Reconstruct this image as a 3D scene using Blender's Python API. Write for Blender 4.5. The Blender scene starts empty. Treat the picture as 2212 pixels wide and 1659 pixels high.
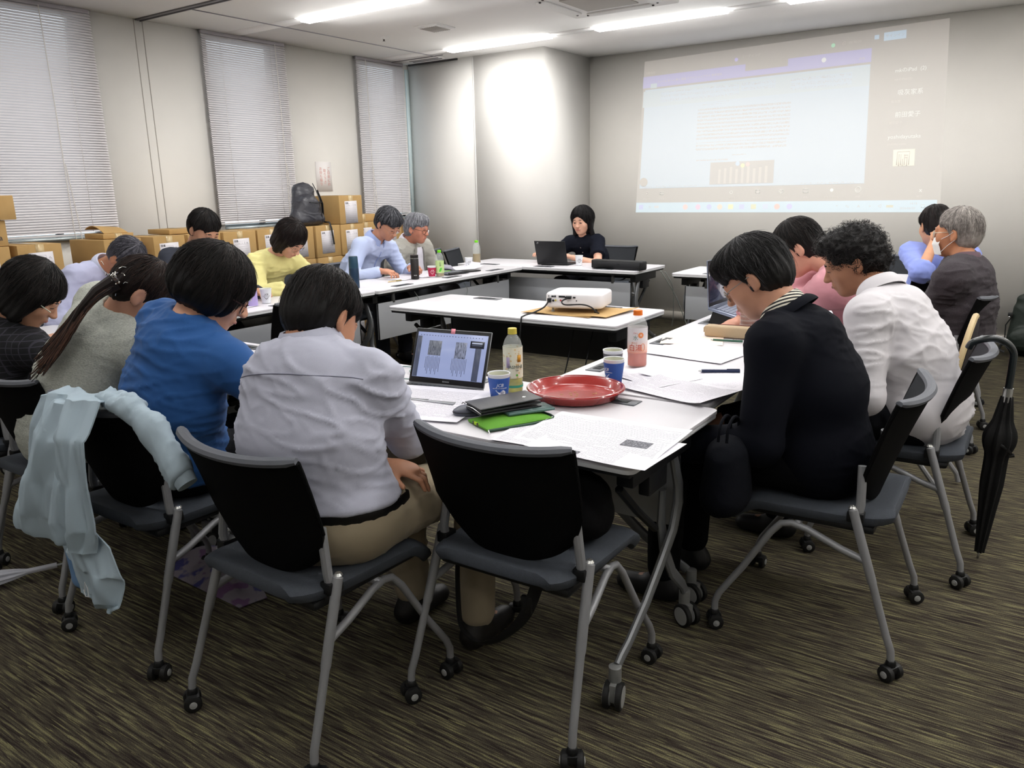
import bpy, bmesh, math, random
import numpy as np
from mathutils import Vector, Matrix, noise
from mathutils.bvhtree import BVHTree
PI = math.pi
random.seed(7)
SC = bpy.context.scene
COL = SC.collection
# ------------------------------------------------------------------ camera
cam_d = bpy.data.cameras.new('camera')
cam = bpy.data.objects.new('camera', cam_d); COL.objects.link(cam)
cam_d.sensor_width = 36.0; cam_d.lens = 1688.565 / 2212 * 36; cam_d.clip_start = 0.05; cam_d.clip_end = 60
_y, _p, _r = [math.radians(a) for a in (34.45037, 14.03624, -1.20432)]
_f = Vector((-math.sin(_y) * math.cos(_p), math.cos(_y) * math.cos(_p), -math.sin(_p)))
_rt = Vector((math.cos(_y), math.sin(_y), 0)); _u = _rt.cross(_f)
_r2 = math.cos(_r) * _rt + math.sin(_r) * _u; _u2 = -math.sin(_r) * _rt + math.cos(_r) * _u
cm = Matrix((_r2, _u2, -_f)).transposed().to_4x4(); cm.translation = (0, 0, 1.38)
cam.matrix_world = cm
SC.camera = cam
# ------------------------------------------------------------------ view, world, lights
SC.view_settings.view_transform = 'Standard'; SC.view_settings.look = 'None'
SC.view_settings.gamma = 1.0; SC.view_settings.use_curve_mapping = False
SC.view_settings.exposure = 0.07
W = bpy.data.worlds.new('daylight'); SC.world = W; W.use_nodes = True
W.node_tree.nodes['Background'].inputs[0].default_value = (0.90, 0.95, 1.0, 1)
W.node_tree.nodes['Background'].inputs[1].default_value = 2.0
LAMP_POWER = 12.6      # watts of each ceiling fitting (fittings are built with the ceiling)
LAMP_COL = (1.0, 0.985, 0.965)
ROOM = dict(x0=-5.97, x1=1.9, y0=-2.6, y1=7.73, h=2.69)

# ------------------------------------------------------------------ materials
def srgb(h):
    if not isinstance(h, str): return tuple(h)
    h = h.lstrip('#'); v = [int(h[i:i + 2], 16) / 255 for i in (0, 2, 4)]
    return tuple((x / 12.92 if x <= .04045 else ((x + .055) / 1.055) ** 2.4) for x in v)
_mats = {}
def mat(name, col, rough=.5, metal=0., var=0., vscale=30., bump=0., bscale=200., trans=0., ior=1.45, spec=.5, sheen=0., emit=None, estr=0., stretch=(1, 1, 1), coat=0., alpha=1.):
    if name in _mats: return _mats[name]
    m = bpy.data.materials.new(name); m.use_nodes = True; nt = m.node_tree
    b = nt.nodes['Principled BSDF']; c = srgb(col) + (1,)
    b.inputs['Base Color'].default_value = c; b.inputs['Roughness'].default_value = rough
    b.inputs['Metallic'].default_value = metal; b.inputs['IOR'].default_value = ior
    b.inputs['Transmission Weight'].default_value = trans; b.inputs['Specular IOR Level'].default_value = spec
    b.inputs['Sheen Weight'].default_value = sheen; b.inputs['Coat Weight'].default_value = coat; b.inputs['Alpha'].default_value = alpha
    if emit is not None:
        b.inputs['Emission Color'].default_value = srgb(emit) + (1,); b.inputs['Emission Strength'].default_value = estr
    if var or bump:
        tc = nt.nodes.new('ShaderNodeTexCoord'); mp = nt.nodes.new('ShaderNodeMapping'); mp.inputs['Scale'].default_value = stretch
        nt.links.new(tc.outputs['Object'], mp.inputs[0])
    if var:
        n = nt.nodes.new('ShaderNodeTexNoise'); n.inputs['Scale'].default_value = vscale; n.inputs['Detail'].default_value = 4
        nt.links.new(mp.outputs[0], n.inputs[0])
        r = nt.nodes.new('ShaderNodeMapRange'); r.inputs['To Min'].default_value = 1 - var; r.inputs['To Max'].default_value = 1 + var
        r.inputs['From Min'].default_value = .25; r.inputs['From Max'].default_value = .75
        nt.links.new(n.outputs[0], r.inputs[0])
        mx = nt.nodes.new('ShaderNodeVectorMath'); mx.operation = 'SCALE'; mx.inputs[0].default_value = c[:3]
        nt.links.new(r.outputs[0], mx.inputs['Scale']); nt.links.new(mx.outputs[0], b.inputs['Base Color'])
    if bump:
        n = nt.nodes.new('ShaderNodeTexNoise'); n.inputs['Scale'].default_value = bscale; n.inputs['Detail'].default_value = 3
        nt.links.new(mp.outputs[0], n.inputs[0])
        bp = nt.nodes.new('ShaderNodeBump'); bp.inputs['Strength'].default_value = bump; bp.inputs['Distance'].default_value = .004
        nt.links.new(n.outputs[0], bp.inputs['Height']); nt.links.new(bp.outputs[0], b.inputs['Normal'])
    _mats[name] = m
    return m
class NT:
    """small node-tree writer"""
    def __init__(s, name, rough=.6):
        s.m = bpy.data.materials.new(name); s.m.use_nodes = True; s.t = s.m.node_tree; s.b = s.t.nodes['Principled BSDF']
        s.b.inputs['Roughness'].default_value = rough; _mats[name] = s.m
    def n(s, typ, **k):
        nd = s.t.nodes.new('ShaderNode' + typ)
        for a, v in k.items():
            if a.startswith('i_'):
                key = a[2:].replace('_', ' ')
                nd.inputs[int(key) if key.isdigit() else key].default_value = v
            else: setattr(nd, a, v)
        return nd
    def l(s, a, b): s.t.links.new(a, b)
    def coord(s, scale=(1, 1, 1), loc=(0, 0, 0), rot=(0, 0, 0), src='Object'):
        tc = s.n('TexCoord'); mp = s.n('Mapping'); mp.inputs['Scale'].default_value = scale; mp.inputs['Location'].default_value = loc; mp.inputs['Rotation'].default_value = rot
        s.l(tc.outputs[src], mp.inputs[0]); return mp.outputs[0]
    def math(s, op, a, b=None, c=None, clamp=False):
        nd = s.n('Math', operation=op, use_clamp=clamp)
        for i, v in enumerate((a, b, c)):
            if v is None: continue
            if isinstance(v, (int, float)): nd.inputs[i].default_value = v
            else: s.l(v, nd.inputs[i])
        return nd.outputs[0]
    def noise(s, vec, scale, detail=2, rough=.5):
        nd = s.n('TexNoise'); nd.inputs['Scale'].default_value = scale; nd.inputs['Detail'].default_value = detail; nd.inputs['Roughness'].default_value = rough
        s.l(vec, nd.inputs[0]); return nd.outputs[0]
    def mix(s, fac, a, b):
        nd = s.n('Mix', data_type='RGBA')
        for i, v in ((0, fac), (6, a), (7, b)):
            if isinstance(v, (int, float)): nd.inputs[i].default_value = v
            elif isinstance(v, (tuple, str)): nd.inputs[i].default_value = srgb(v)[:3] + (1,)
            else: s.l(v, nd.inputs[i])
        return nd.outputs[2]
    def ramp(s, fac, stops):
        nd = s.n('ValToRGB'); cr = nd.color_ramp
        while len(cr.elements) < len(stops): cr.elements.new(.5)
        for e, (p, c) in zip(cr.elements, stops): e.position = p; e.color = srgb(c)[:3] + (1,)
        s.l(fac, nd.inputs[0]); return nd.outputs[0]
    def bump(s, h, strength=.3, dist=.003):
        nd = s.n('Bump'); nd.inputs['Strength'].default_value = strength; nd.inputs['Distance'].default_value = dist
        s.l(h, nd.inputs['Height']); s.l(nd.outputs[0], s.b.inputs['Normal'])
    def base(s, c): s.l(c, s.b.inputs['Base Color'])

def carpet_mat():
    k = NT('striped_carpet', .95); k.b.inputs['Specular IOR Level'].default_value = .1
    v = k.coord((1, 1, 1))
    sx = k.coord((5.5, 125, 1)); s2 = k.coord((8.5, 200, 1), (3.1, .7, 0))
    a = k.noise(sx, 1, 2, .6); b = k.noise(s2, 1, 1.5, .5)
    base = k.ramp(a, [(.34, '#2c2523'), (.45, '#443e35'), (.55, '#555042'), (.68, '#7c7758')])
    dark = k.math('GREATER_THAN', b, .64)
    c = k.mix(k.math('MULTIPLY', dark, .8), base, '#2e2527')
    lite = k.math('LESS_THAN', b, .345)
    c = k.mix(k.math('MULTIPLY', lite, .75), c, '#8a865f')
    sp = k.noise(v, 420, 2, .7)
    r = k.n('MapRange'); r.inputs[1].default_value = .3; r.inputs[2].default_value = .7; r.inputs[3].default_value = .38; r.inputs[4].default_value = 1.62
    k.l(sp, r.inputs[0]); sc = k.n('VectorMath', operation='SCALE'); k.l(c, sc.inputs[0]); k.l(r.outputs[0], sc.inputs['Scale'])
    k.base(sc.outputs[0]); k.bump(sp, .6, .006)
    return k.m
def text_mat(name, base, ink, x0, x1, y0, y1, pitch, dens=.5, cell=.0032, vertical=False, rough=.6):
    """a sheet printed with rows of tiny marks inside one rectangle of its own local xy plane"""
    k = NT(name, rough); tc = k.n('TexCoord'); sep = k.n('SeparateXYZ'); k.l(tc.outputs['Object'], sep.inputs[0])
    X, Y = sep.outputs[0], sep.outputs[1]
    if vertical: X, Y = Y, X; x0, x1, y0, y1 = y0, y1, x0, x1
    row = k.math('FLOOR', k.math('DIVIDE', Y, pitch)); fr = k.math('FRACT', k.math('DIVIDE', Y, pitch))
    inrow = k.math('MULTIPLY', k.math('GREATER_THAN', fr, .28), k.math('LESS_THAN', fr, .74))
    cb = k.n('CombineXYZ'); k.l(k.math('DIVIDE', X, cell), cb.inputs[0]); k.l(k.math('MULTIPLY', row, 7.31), cb.inputs[1]); k.l(k.math('MULTIPLY', Y, 600.), cb.inputs[2])
    gl = k.math('GREATER_THAN', k.noise(cb.outputs[0], 1.3, 2), 1 - dens)
    cb2 = k.n('CombineXYZ'); k.l(k.math('MULTIPLY', X, 9.), cb2.inputs[0]); k.l(k.math('MULTIPLY', row, 3.7), cb2.inputs[1])
    ln = k.math('GREATER_THAN', k.noise(cb2.outputs[0], 1, 1), .36)
    box = k.math('MULTIPLY', k.math('MULTIPLY', k.math('GREATER_THAN', X, x0), k.math('LESS_THAN', X, x1)), k.math('MULTIPLY', k.math('GREATER_THAN', Y, y0), k.math('LESS_THAN', Y, y1)))
    f = k.math('MULTIPLY', k.math('MULTIPLY', inrow, gl), k.math('MULTIPLY', ln, box))
    k.base(k.mix(k.math('MULTIPLY', f, .8), base, ink))
    return k.m

# ------------------------------------------------------------------ mesh helpers
class MB:
    def __init__(s): s.v = []; s.f = []; s.mi = []
    def add(s, vs, fs, m=0, T=None):
        o = len(s.v)
        s.v += [tuple(T @ Vector(p)) for p in vs] if T is not None else [tuple(p) for p in vs]
        s.f += [tuple(i + o for i in f) for f in fs]; s.mi += [m] * len(fs); return s
    def box(s, c, d, T=None, m=0, rot=0.):
        x, y, z = d[0] / 2, d[1] / 2, d[2] / 2
        vs = [Vector((i * x, j * y, k * z)) for i in (-1, 1) for j in (-1, 1) for k in (-1, 1)]
        if rot: R = Matrix.Rotation(rot, 3, 'Z'); vs = [R @ v for v in vs]
        vs = [v + Vector(c) for v in vs]
        return s.add(vs, [(0, 1, 3, 2), (4, 6, 7, 5), (0, 4, 5, 1), (2, 3, 7, 6), (0, 2, 6, 4), (1, 5, 7, 3)], m, T)
    def tube(s, pts, r, n=10, T=None, m=0, flat=None, closed=False, up=None):
        P = [Vector(p) for p in pts]; k = len(P)
        R = list(r) if isinstance(r, (list, tuple)) else [r] * k
        vs = []; prev = None
        for i, p in enumerate(P):
            t = (P[(i + 1) % k] - P[i - 1]) if closed else (P[min(i + 1, k - 1)] - P[max(i - 1, 0)])
            t.normalize()
            if prev is None:
                a = Vector(up) if up else (Vector((0, 0, 1)) if abs(t.z) < .9 else Vector((1, 0, 0)))
            else: a = prev
            a = (a - t * a.dot(t)).normalized(); prev = a; b = t.cross(a)
            fx = flat if flat else 1.
            for j in range(n):
                th = 2 * PI * j / n; vs.append(p + a * math.cos(th) * R[i] + b * math.sin(th) * R[i] * fx)
        fs = []
        for i in range(k if closed else k - 1):
            o, q = i * n, ((i + 1) % k) * n
            for j in range(n): fs.append((o + j, o + (j + 1) % n, q + (j + 1) % n, q + j))
        if not closed: fs += [tuple(range(n))[::-1], tuple((k - 1) * n + j for j in range(n))]
        return s.add(vs, fs, m, T)
    def lathe(s, prof, n=24, T=None, m=0, cap=True):
        vs = []; fs = []
        for r, z in prof:
            for j in range(n): th = 2 * PI * j / n; vs.append((r * math.cos(th), r * math.sin(th), z))
        for i in range(len(prof) - 1):
            for j in range(n): fs.append((i * n + j, i * n + (j + 1) % n, (i + 1) * n + (j + 1) % n, (i + 1) * n + j))
        if cap:
            if prof[0][0] > 1e-5: fs.append(tuple(range(n))[::-1])
            if prof[-1][0] > 1e-5: fs.append(tuple((len(prof) - 1) * n + j for j in range(n)))
        return s.add(vs, fs, m, T)
    def prism(s, poly, z0, z1, T=None, m=0):
        n = len(poly); vs = [(x, y, z0) for x, y in poly] + [(x, y, z1) for x, y in poly]
        fs = [tuple(range(n))[::-1], tuple(range(n, 2 * n))] + [(i, (i + 1) % n, n + (i + 1) % n, n + i) for i in range(n)]
        return s.add(vs, fs, m, T)
    def grid(s, fn, nu, nv, th=0., T=None, m=0):
        """surface fn(u,v) u,v in 0..1; th > 0 gives it thickness along its normal"""
        P = np.array([[fn(i / nu, j / nv) for j in range(nv + 1)] for i in range(nu + 1)], float)
        idx = lambda i, j: i * (nv + 1) + j
        fs = [(idx(i, j), idx(i + 1, j), idx(i + 1, j + 1), idx(i, j + 1)) for i in range(nu) for j in range(nv)]
        if th <= 0: return s.add([Vector(p) for p in P.reshape(-1, 3)], fs, m, T)
        du = np.gradient(P, axis=0); dv = np.gradient(P, axis=1); N = np.cross(du, dv); N /= np.maximum(np.linalg.norm(N, axis=2, keepdims=True), 1e-9)
        A = (P + N * th / 2).reshape(-1, 3); B = (P - N * th / 2).reshape(-1, 3); o = len(A)
        f2 = fs + [tuple(i + o for i in f)[::-1] for f in fs]
        ring = [idx(i, 0) for i in range(nu + 1)] + [idx(nu, j) for j in range(1, nv + 1)] + [idx(i, nv) for i in range(nu - 1, -1, -1)] + [idx(0, j) for j in range(nv - 1, 0, -1)]
        for a, b in zip(ring, ring[1:] + ring[:1]): f2.append((b, a, a + o, b + o))
        return s.add([Vector(p) for p in np.vstack([A, B])], f2, m, T)
    def mesh(s, name, mats, smooth=True, bevel=0., seg=2, ang=35):
        me = bpy.data.meshes.new(name); me.from_pydata(s.v, [], s.f)
        for m in (mats if isinstance(mats, (list, tuple)) else [mats]): me.materials.append(m)
        me.polygons.foreach_set('material_index', s.mi)
        bm = bmesh.new(); bm.from_mesh(me)
        bmesh.ops.recalc_face_normals(bm, faces=bm.faces)
        if bevel:
            es = [e for e in bm.edges if len(e.link_faces) == 2 and e.calc_face_angle(0) > math.radians(40)]
            bmesh.ops.bevel(bm, geom=es, offset=bevel, segments=seg, affect='EDGES', profile=.5, clamp_overlap=True)
        for e in bm.edges:
            if len(e.link_faces) == 2 and e.calc_face_angle(0) > math.radians(ang): e.smooth = False
        bm.to_mesh(me); bm.free()
        me.polygons.foreach_set('use_smooth', [bool(smooth)] * len(me.polygons))
        me.update(); return me
    def build(s, name, mats, parent=None, loc=None, rotz=0., **k):
        return link(name, s.mesh(name, mats, **k), parent, loc, rotz)
def link(name, me, parent=None, loc=None, rotz=0., label=None):
    o = bpy.data.objects.new(name, me); COL.objects.link(o)
    if parent is not None: o.parent = parent
    if loc is not None: o.location = loc
    if rotz: o.rotation_euler.z = rotz
    if label: o['label'] = label
    return o
def thing(name, label, cat, loc=(0, 0, 0), rotz=0., group=None):
    o = bpy.data.objects.new(name, None); COL.objects.link(o); o.empty_display_size = .1
    o.location = loc; o.rotation_euler.z = rotz; o['label'] = label; o['category'] = cat
    if group: o['group'] = group
    return o
def tag(o, label, cat, group=None, kind=None):
    o['label'] = label; o['category'] = cat
    if group: o['group'] = group
    if kind: o['kind'] = kind
    return o
def struct(name, b, m, parent=None, **k):
    o = b.build(name, m, parent, **k)
    if parent is None: o['kind'] = 'structure'
    return o
def copy_tree(o, parent=None):
    c = o.copy(); COL.objects.link(c)
    if parent is not None: c.parent = parent
    for ch in list(o.children): copy_tree(ch, c)
    return c
def dup(root, loc, rotz, label, group=None):
    r = copy_tree(root); r.location = loc; r.rotation_euler.z = rotz; r['label'] = label
    if group: r['group'] = group
    return r
_DG = None
def text(body, size, m, parent, T=None, name='lettering', ext=.0004, align='CENTER', shear=0., sp=1., label=None):
    cu = bpy.data.curves.new('t', 'FONT'); cu.body = body; cu.size = size; cu.extrude = ext; cu.align_x = align; cu.align_y = 'CENTER'
    cu.shear = shear; cu.space_character = sp; cu.resolution_u = 2
    ob = bpy.data.objects.new('t', cu); me = bpy.data.meshes.new_from_object(ob)
    bpy.data.objects.remove(ob); bpy.data.curves.remove(cu)
    if T is not None: me.transform(T)
    me.materials.clear(); me.materials.append(m); me.name = name
    return link(name, me, parent, label=label)
def frame(o, x, y):
    """matrix whose x axis is x, y axis is y (made orthogonal), origin o"""
    x = Vector(x).normalized(); y = Vector(y); y = (y - x * x.dot(y)).normalized(); z = x.cross(y)
    M = Matrix((x, y, z)).transposed().to_4x4(); M.translation = Vector(o); return M
def wrap(me, R):
    """bend a flat xy mesh round the y axis so that it lies on a cylinder of radius R (front at +z)"""
    for v in me.vertices:
        a = v.co.x / R; rr = R + v.co.z; v.co.x = rr * math.sin(a); v.co.z = rr * math.cos(a)
# ------------------------------------------------------------------ setting
x0, x1, y0, y1, HH = ROOM['x0'], ROOM['x1'], ROOM['y0'], ROOM['y1'], ROOM['h']
m_wall = mat('wall_paper', '#e2dfd9', .85, var=.02, vscale=3, bump=.12, bscale=260)
m_wall2 = mat('partition_panel', '#e0deda', .7, var=.015, vscale=2, bump=.06, bscale=300)
m_ceil = mat('ceiling_board', '#ecebe9', .9, bump=.1, bscale=180)
m_trim = mat('vinyl_baseboard', '#a9a39a', .6)
m_alu = mat('window_aluminium', '#b9c2c4', .4, .6)
m_gap = mat('dark_gap', '#3d3b3c', .8)
m_grey = mat('ceiling_rail_grey', '#6e6c70', .5)
struct('floor', MB().box(((x0 + x1) / 2, (y0 + y1) / 2, -.05), (x1 - x0 + .4, y1 - y0 + .4, .1)), carpet_mat())
# ceiling with recesses for the light fittings
LX = [-5.05, -3.45, -1.85, -.25, 1.0]; LY = [6.38, 4.57, 2.76, .95, -.86]; LL, LW = 1.19, .17
cells = []
ce = MB(); xs = sorted({x0 - .1, x1 + .1} | {a for x in LX for a in (x, x + LL) if a < x1}); ys = sorted({y0 - .1, y1 + .1} | {a for y in LY for a in (y - LW / 2, y + LW / 2)})
hole = lambda cx, cy: any(x < cx < x + LL for x in LX if x + LL < x1 + .3) and any(abs(cy - y) < LW / 2 for y in LY)
LXs = [x for x in LX]
for a, b in zip(ys, ys[1:]):
    row = [x0 - .1, x1 + .1]
    if any(abs((a + b) / 2 - y) < LW / 2 for y in LY):
        pts = [x0 - .1]
        for x in LX: pts += [x, min(x + LL, x1 + .1)]
        pts.append(x1 + .1)
        for i in range(0, len(pts) - 1, 2):
            if pts[i + 1] - pts[i] > .01: ce.box(((pts[i] + pts[i + 1]) / 2, (a + b) / 2, HH + .06), (pts[i + 1] - pts[i], b - a, .12))
    else: ce.box(((x0 + x1) / 2, (a + b) / 2, HH + .06), (x1 - x0 + .2, b - a, .12))
ce.box(((x0 + x1) / 2, (y0 + y1) / 2, HH + .14), (x1 - x0 + .4, y1 - y0 + .4, .04))
ceiling = struct('ceiling', ce, m_ceil)
# window wall with three tall openings
WIN = [(2.42, 3.30), (4.34, 5.07), (6.09, 6.775)]; SILL = 1.08; HEAD = HH
wl = MB(); yy = [y0 - .1] + [a for w in WIN for a in w] + [y1 + .1]
for i in range(0, len(yy), 2): wl.box((x0 - .09, (yy[i] + yy[i + 1]) / 2, HH / 2), (.18, yy[i + 1] - yy[i], HH))
for a, b in WIN: wl.box((x0 - .09, (a + b) / 2, SILL / 2), (.18, b - a, SILL))
struct('wall_left', wl, m_wall)
m_glass = mat('window_glass', '#f2f8fa', .05, trans=1., ior=1.1, spec=.3)
for i, (a, b) in enumerate(WIN):
    f = MB()
    for yq in (a + .02, b - .02): f.box((x0 - .11, yq, (SILL + HEAD) / 2), (.05, .04, HEAD - SILL))
    for zq in (SILL + .02, HEAD - .02, 1.2): f.box((x0 - .11, (a + b) / 2, zq), (.05, b - a, .04))
    w = struct('window_%d' % (i + 1), f, m_alu, bevel=.003)
    struct('window_pane', MB().box((x0 - .125, (a + b) / 2, (SILL + HEAD) / 2), (.006, b - a - .06, HEAD - SILL - .05)), m_glass, w)
    struct('window_sill', MB().box((x0 - .03, (a + b) / 2, SILL + .012), (.17, b - a, .024)), m_alu, w)
    struct('window_latch', MB().box((x0 - .07, a + .62 * (b - a), 1.135), (.03, .05, .03)).box((x0 - .05, a + .62 * (b - a), 1.135), (.012, .014, .04)), mat('latch_grey', '#8d9396', .4, .5), w, bevel=.002)
# screen wall, column, remaining walls
struct('wall_front', MB().box(((x0 + x1) / 2, y1 + .08, HH / 2), (x1 - x0 + .4, .16, HH)), m_wall)
struct('wall_right', MB().box((x1 + .08, (y0 + y1) / 2, HH / 2), (.16, y1 - y0, HH)), m_wall)
struct('wall_back', MB().box(((x0 + x1) / 2, y0 - .08, HH / 2), (x1 - x0 + .4, .16, HH)), m_wall)
cx0, cx1, cy = x0 + .02, -4.225, 6.82
col = MB(); seam = -5.08
col.box(((cx0 + seam - .006) / 2, (cy + y1) / 2, HH / 2), (seam - .006 - cx0, y1 - cy, HH)).box(((seam + .006 + cx1) / 2, (cy + y1) / 2, HH / 2), (cx1 - seam - .006, y1 - cy, HH))
col.box((seam, (cy + .01 + y1) / 2, HH / 2), (.02, y1 - cy - .02, HH))
struct('wall_column', col, m_wall2)
struct('trim_1', MB().box((seam + .0, cy - .001, HH / 2), (.012, .006, HH - .02)), mat('joint_strip', '#e9e9e6', .4))
struct('trim_2', MB().box((x0 + .012, cy - .02, HH / 2 + .5), (.024, .04, HH - 1.1)), mat('edge_strip', '#cfe0e2', .5))
struct('trim_3', MB().box((-5.6, cy - .012, HH - .008), (.66, .02, .016)), m_gap)
bb = MB().box(((cx1 + x1) / 2, y1 - .006, .045), (x1 - cx1, .012, .09)); struct('baseboard_front', bb, m_trim)
struct('baseboard_column', MB().box(((cx0 + cx1) / 2, cy - .006, .045), (cx1 - cx0, .012, .09)).box((cx1 + .006, (cy + y1) / 2, .045), (.012, y1 - cy, .09)), m_trim)
struct('baseboard_left', MB().box((x0 + .006, (y0 + cy) / 2, .045), (.012, cy - y0, .09)), m_trim)
struct('baseboard_right', MB().box((x1 - .006, (y0 + y1) / 2, .045), (.012, y1 - y0, .09)), m_trim)
# thin joints on the window wall and rails on the ceiling
struct('trim_4', MB().box((x0 + .001, 3.72, HH / 2), (.003, .005, HH)).box((x0 + .001, 3.79, HH / 2), (.003, .005, HH)), mat('joint_line_grey', '#a39d94', .8))  # wall joints drawn as thin grey strips
struct('trim_5', MB().box(((x0 + x1) / 2, 3.745, HH - .004), (x1 - x0, .03, .010)).box(((x0 + x1) / 2, 3.775, HH - .006), (x1 - x0, .01, .016)), m_grey)
struct('trim_6', MB().box((-5.36, 5.24, HH - .002), (.012, 2.94, .005)), mat('rail_light', '#9b99a0', .5))
# ceiling light fittings: trough, reflector ends and one glowing diffuser
m_white = mat('fitting_white', '#e8e8e6', .5)
m_lamp = mat('lamp_glow', '#ffffff', .5, emit=LAMP_COL, estr=8.0)
tr = MB(); w2 = LW / 2
tr.add([(0, -w2, 0), (LL, -w2, 0), (LL, -w2 + .02, .05), (0, -w2 + .02, .05), (0, w2, 0), (LL, w2, 0), (LL, w2 - .02, .05), (0, w2 - .02, .05)], [(0, 1, 2, 3), (5, 4, 7, 6)])
tr.box((LL / 2, 0, .085), (LL, LW, .004)); tr.box((.002, 0, .045), (.004, LW, .09)); tr.box((LL - .002, 0, .045), (.004, LW, .09))
me_tr = tr.mesh('housing', m_white, smooth=False)
me_df = MB().prism([(-.055, .0), (-.045, -.035), (.045, -.035), (.055, 0)], .03, LL - .03, T=Matrix(((0, 0, 1, 0), (1, 0, 0, 0), (0, 1, 0, .012), (0, 0, 0, 1)))).mesh('diffuser', m_lamp, smooth=False)
names = {(0, 1): 'long ceiling light above the middle of the window wall, nearest of those in view', (0, 0): 'ceiling light in front of the partition column, beside the air vent', (1, 0): 'ceiling light between the column corner and the projected image', (2, 0): 'ceiling light over the projected image, only its end in view'}
for i, x in enumerate(LX):
    for j, y in enumerate(LY):
        if i == 4 and j < 0: continue
        nm = names.get((i, j), 'ceiling light out of view, row %s, column %s' % ('far second third fourth rear'.split()[j], 'window second third fourth right'.split()[i]))
        t = thing('ceiling_light', nm, 'light', (x, y, HH), 0, 'recessed linear ceiling lights')
        link('housing', me_tr, t); link('diffuser', me_df, t)
        ld = bpy.data.lights.new('lamp', 'AREA'); ld.shape = 'RECTANGLE'; ld.size = LL - .1; ld.size_y = .10
        ld.energy = LAMP_POWER * (1.0, 1.0, .78, .16, .05)[j] * (.5 if i >= 3 and j == 0 else 1); ld.color = LAMP_COL
        lo = bpy.data.objects.new('lamp', ld); COL.objects.link(lo); lo.parent = t; lo.location = (LL / 2, 0, -.026)
# vent, sprinkler, air-conditioner cassette, slot diffuser
m_vent = mat('vent_grey', '#b3afa9', .7)
v = thing('ceiling_vent', 'square perforated grey air vent in the ceiling near the column', 'vent', (-4.43, 5.44, HH))
MB().box((0, 0, -.004), (.24, .24, .008)).box((0, 0, -.012), (.2, .2, .01)).build('vent_frame', m_ceil, v, bevel=.002)
g = MB()
for i in range(9): g.box((-.08 + i * .02, 0, -.019), (.006, .19, .005))
g.build('vent_grille', m_vent, v)
s = thing('sprinkler_head', 'small round sprinkler head on the ceiling near the windows', 'sprinkler', (-5.05, 5.49, HH))
MB().lathe([(.035, 0), (.033, -.006), (.012, -.008), (.012, -.02), (.0, -.02)], 20).build('sprinkler_plate', m_ceil, s)
MB().lathe([(.010, -.02), (.006, -.03), (.014, -.034), (.0, -.036)], 12).build('sprinkler_tip', mat('dark_metal', '#55504c', .4, .7), s)
a = thing('ceiling_air_conditioner', 'four-way cassette air conditioner set in the ceiling, its lower edge in view at the top', 'air conditioner', (-2.88, 5.4, HH))
MB().box((0, 0, -.012), (.86, .86, .024)).build('cassette_panel', m_ceil, a, bevel=.008)
MB().box((0, 0, -.028), (.42, .42, .01)).build('intake_grille', m_vent, a, bevel=.003)
for k in range(4):
    T = Matrix.Rotation(k * PI / 2, 4, 'Z')
    MB().box((0, .33, -.03), (.52, .09, .012), T).build('air_flap', m_white, a, bevel=.004)
    MB().box((.27, .33, -.034), (.014, .012, .008), T).box((-.27, .33, -.034), (.014, .012, .008), T).build('flap_hinge', m_gap, a)
d = thing('slot_diffuser', 'narrow slot air diffuser in the ceiling beside the third blind', 'vent', (-5.55, 6.64, HH))
MB().box((0, 0, -.004), (.42, .14, .008)).build('diffuser_frame', m_ceil, d, bevel=.002)
MB().box((0, -.03, -.01), (.38, .02, .006)).box((0, .03, -.01), (.38, .02, .006)).build('diffuser_slot', m_grey, d)
struct('trim_7', MB().box((-5.6, 6.55, HH - .003), (.7, .008, .006)), m_grey)
# light from the overcast sky behind the blinds is the world itself

# ------------------------------------------------------------------ blinds
m_slat = NT('blind_slat', .38)
m_slat.b.inputs['Base Color'].default_value = srgb('#dad6d7') + (1,)
m_slat.b.inputs['Transmission Weight'].default_value = 0; m_slat = m_slat.m
m_cord = mat('blind_cord', '#d8d4ce', .8)
def blind(yA, yB, zb, label, extra):
    t = thing('venetian_blind', label, 'blind', (x0 + .035, (yA + yB) / 2, 0), 0, 'venetian blinds on the window wall')
    w = yB - yA
    MB().box((-.008, 0, HH - .014), (.026, w, .028)).build('headrail', mat('headrail', '#9a9599', .5), t, bevel=.003)
    sl = MB(); P = [(-.0120, .0088), (-.0063, .0052), (0, .0002), (.0060, -.0058), (.0114, -.0128)]
    for a_, b_ in zip(P, P[1:]):
        sl.add([(a_[0], -w / 2, a_[1]), (a_[0], w / 2, a_[1]), (b_[0], w / 2, b_[1]), (b_[0], -w / 2, b_[1])], [(0, 1, 2, 3)])
    me = sl.mesh('slat', m_slat)
    pitch = .0182; n = int((HH - .034 - zb) / pitch)
    for i in range(n): link('slat', me, t, (0, 0, HH - .036 - i * pitch))
    MB().box((0, 0, zb), (.026, w, .014)).build('bottom_rail', mat('blind_rail', '#d2cfd0', .4), t, bevel=.003)
    c = MB()
    for q in (-.3, .3): c.tube([(.014, q * w, HH - .04), (.014, q * w, zb)], .0011, 5)
    c.build('ladder_cord', m_cord, t)
    yq = extra
    if yq is not None: MB().tube([(.03, yq, HH - .03), (.03, yq + .01, 2.0), (.03, yq + .012, zb + .02), (.03, yq + .02, zb - .05), (.03, yq + .04, zb - .06), (.03, yq + .06, zb - .03), (.03, yq + .055, zb + .08), (.03, yq + .02, zb + .5)], .003, 6).build('pull_cord', m_cord, t)
blind(2.35, 3.36, 1.115, 'wide venetian blind at the far left, behind the cardboard boxes', .14)
blind(4.27, 5.13, 1.135, 'venetian blind of the middle window, left of the black backpack', .30)
blind(6.02, 6.72, 1.13, 'venetian blind of the far window beside the partition column', -.24)

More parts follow.
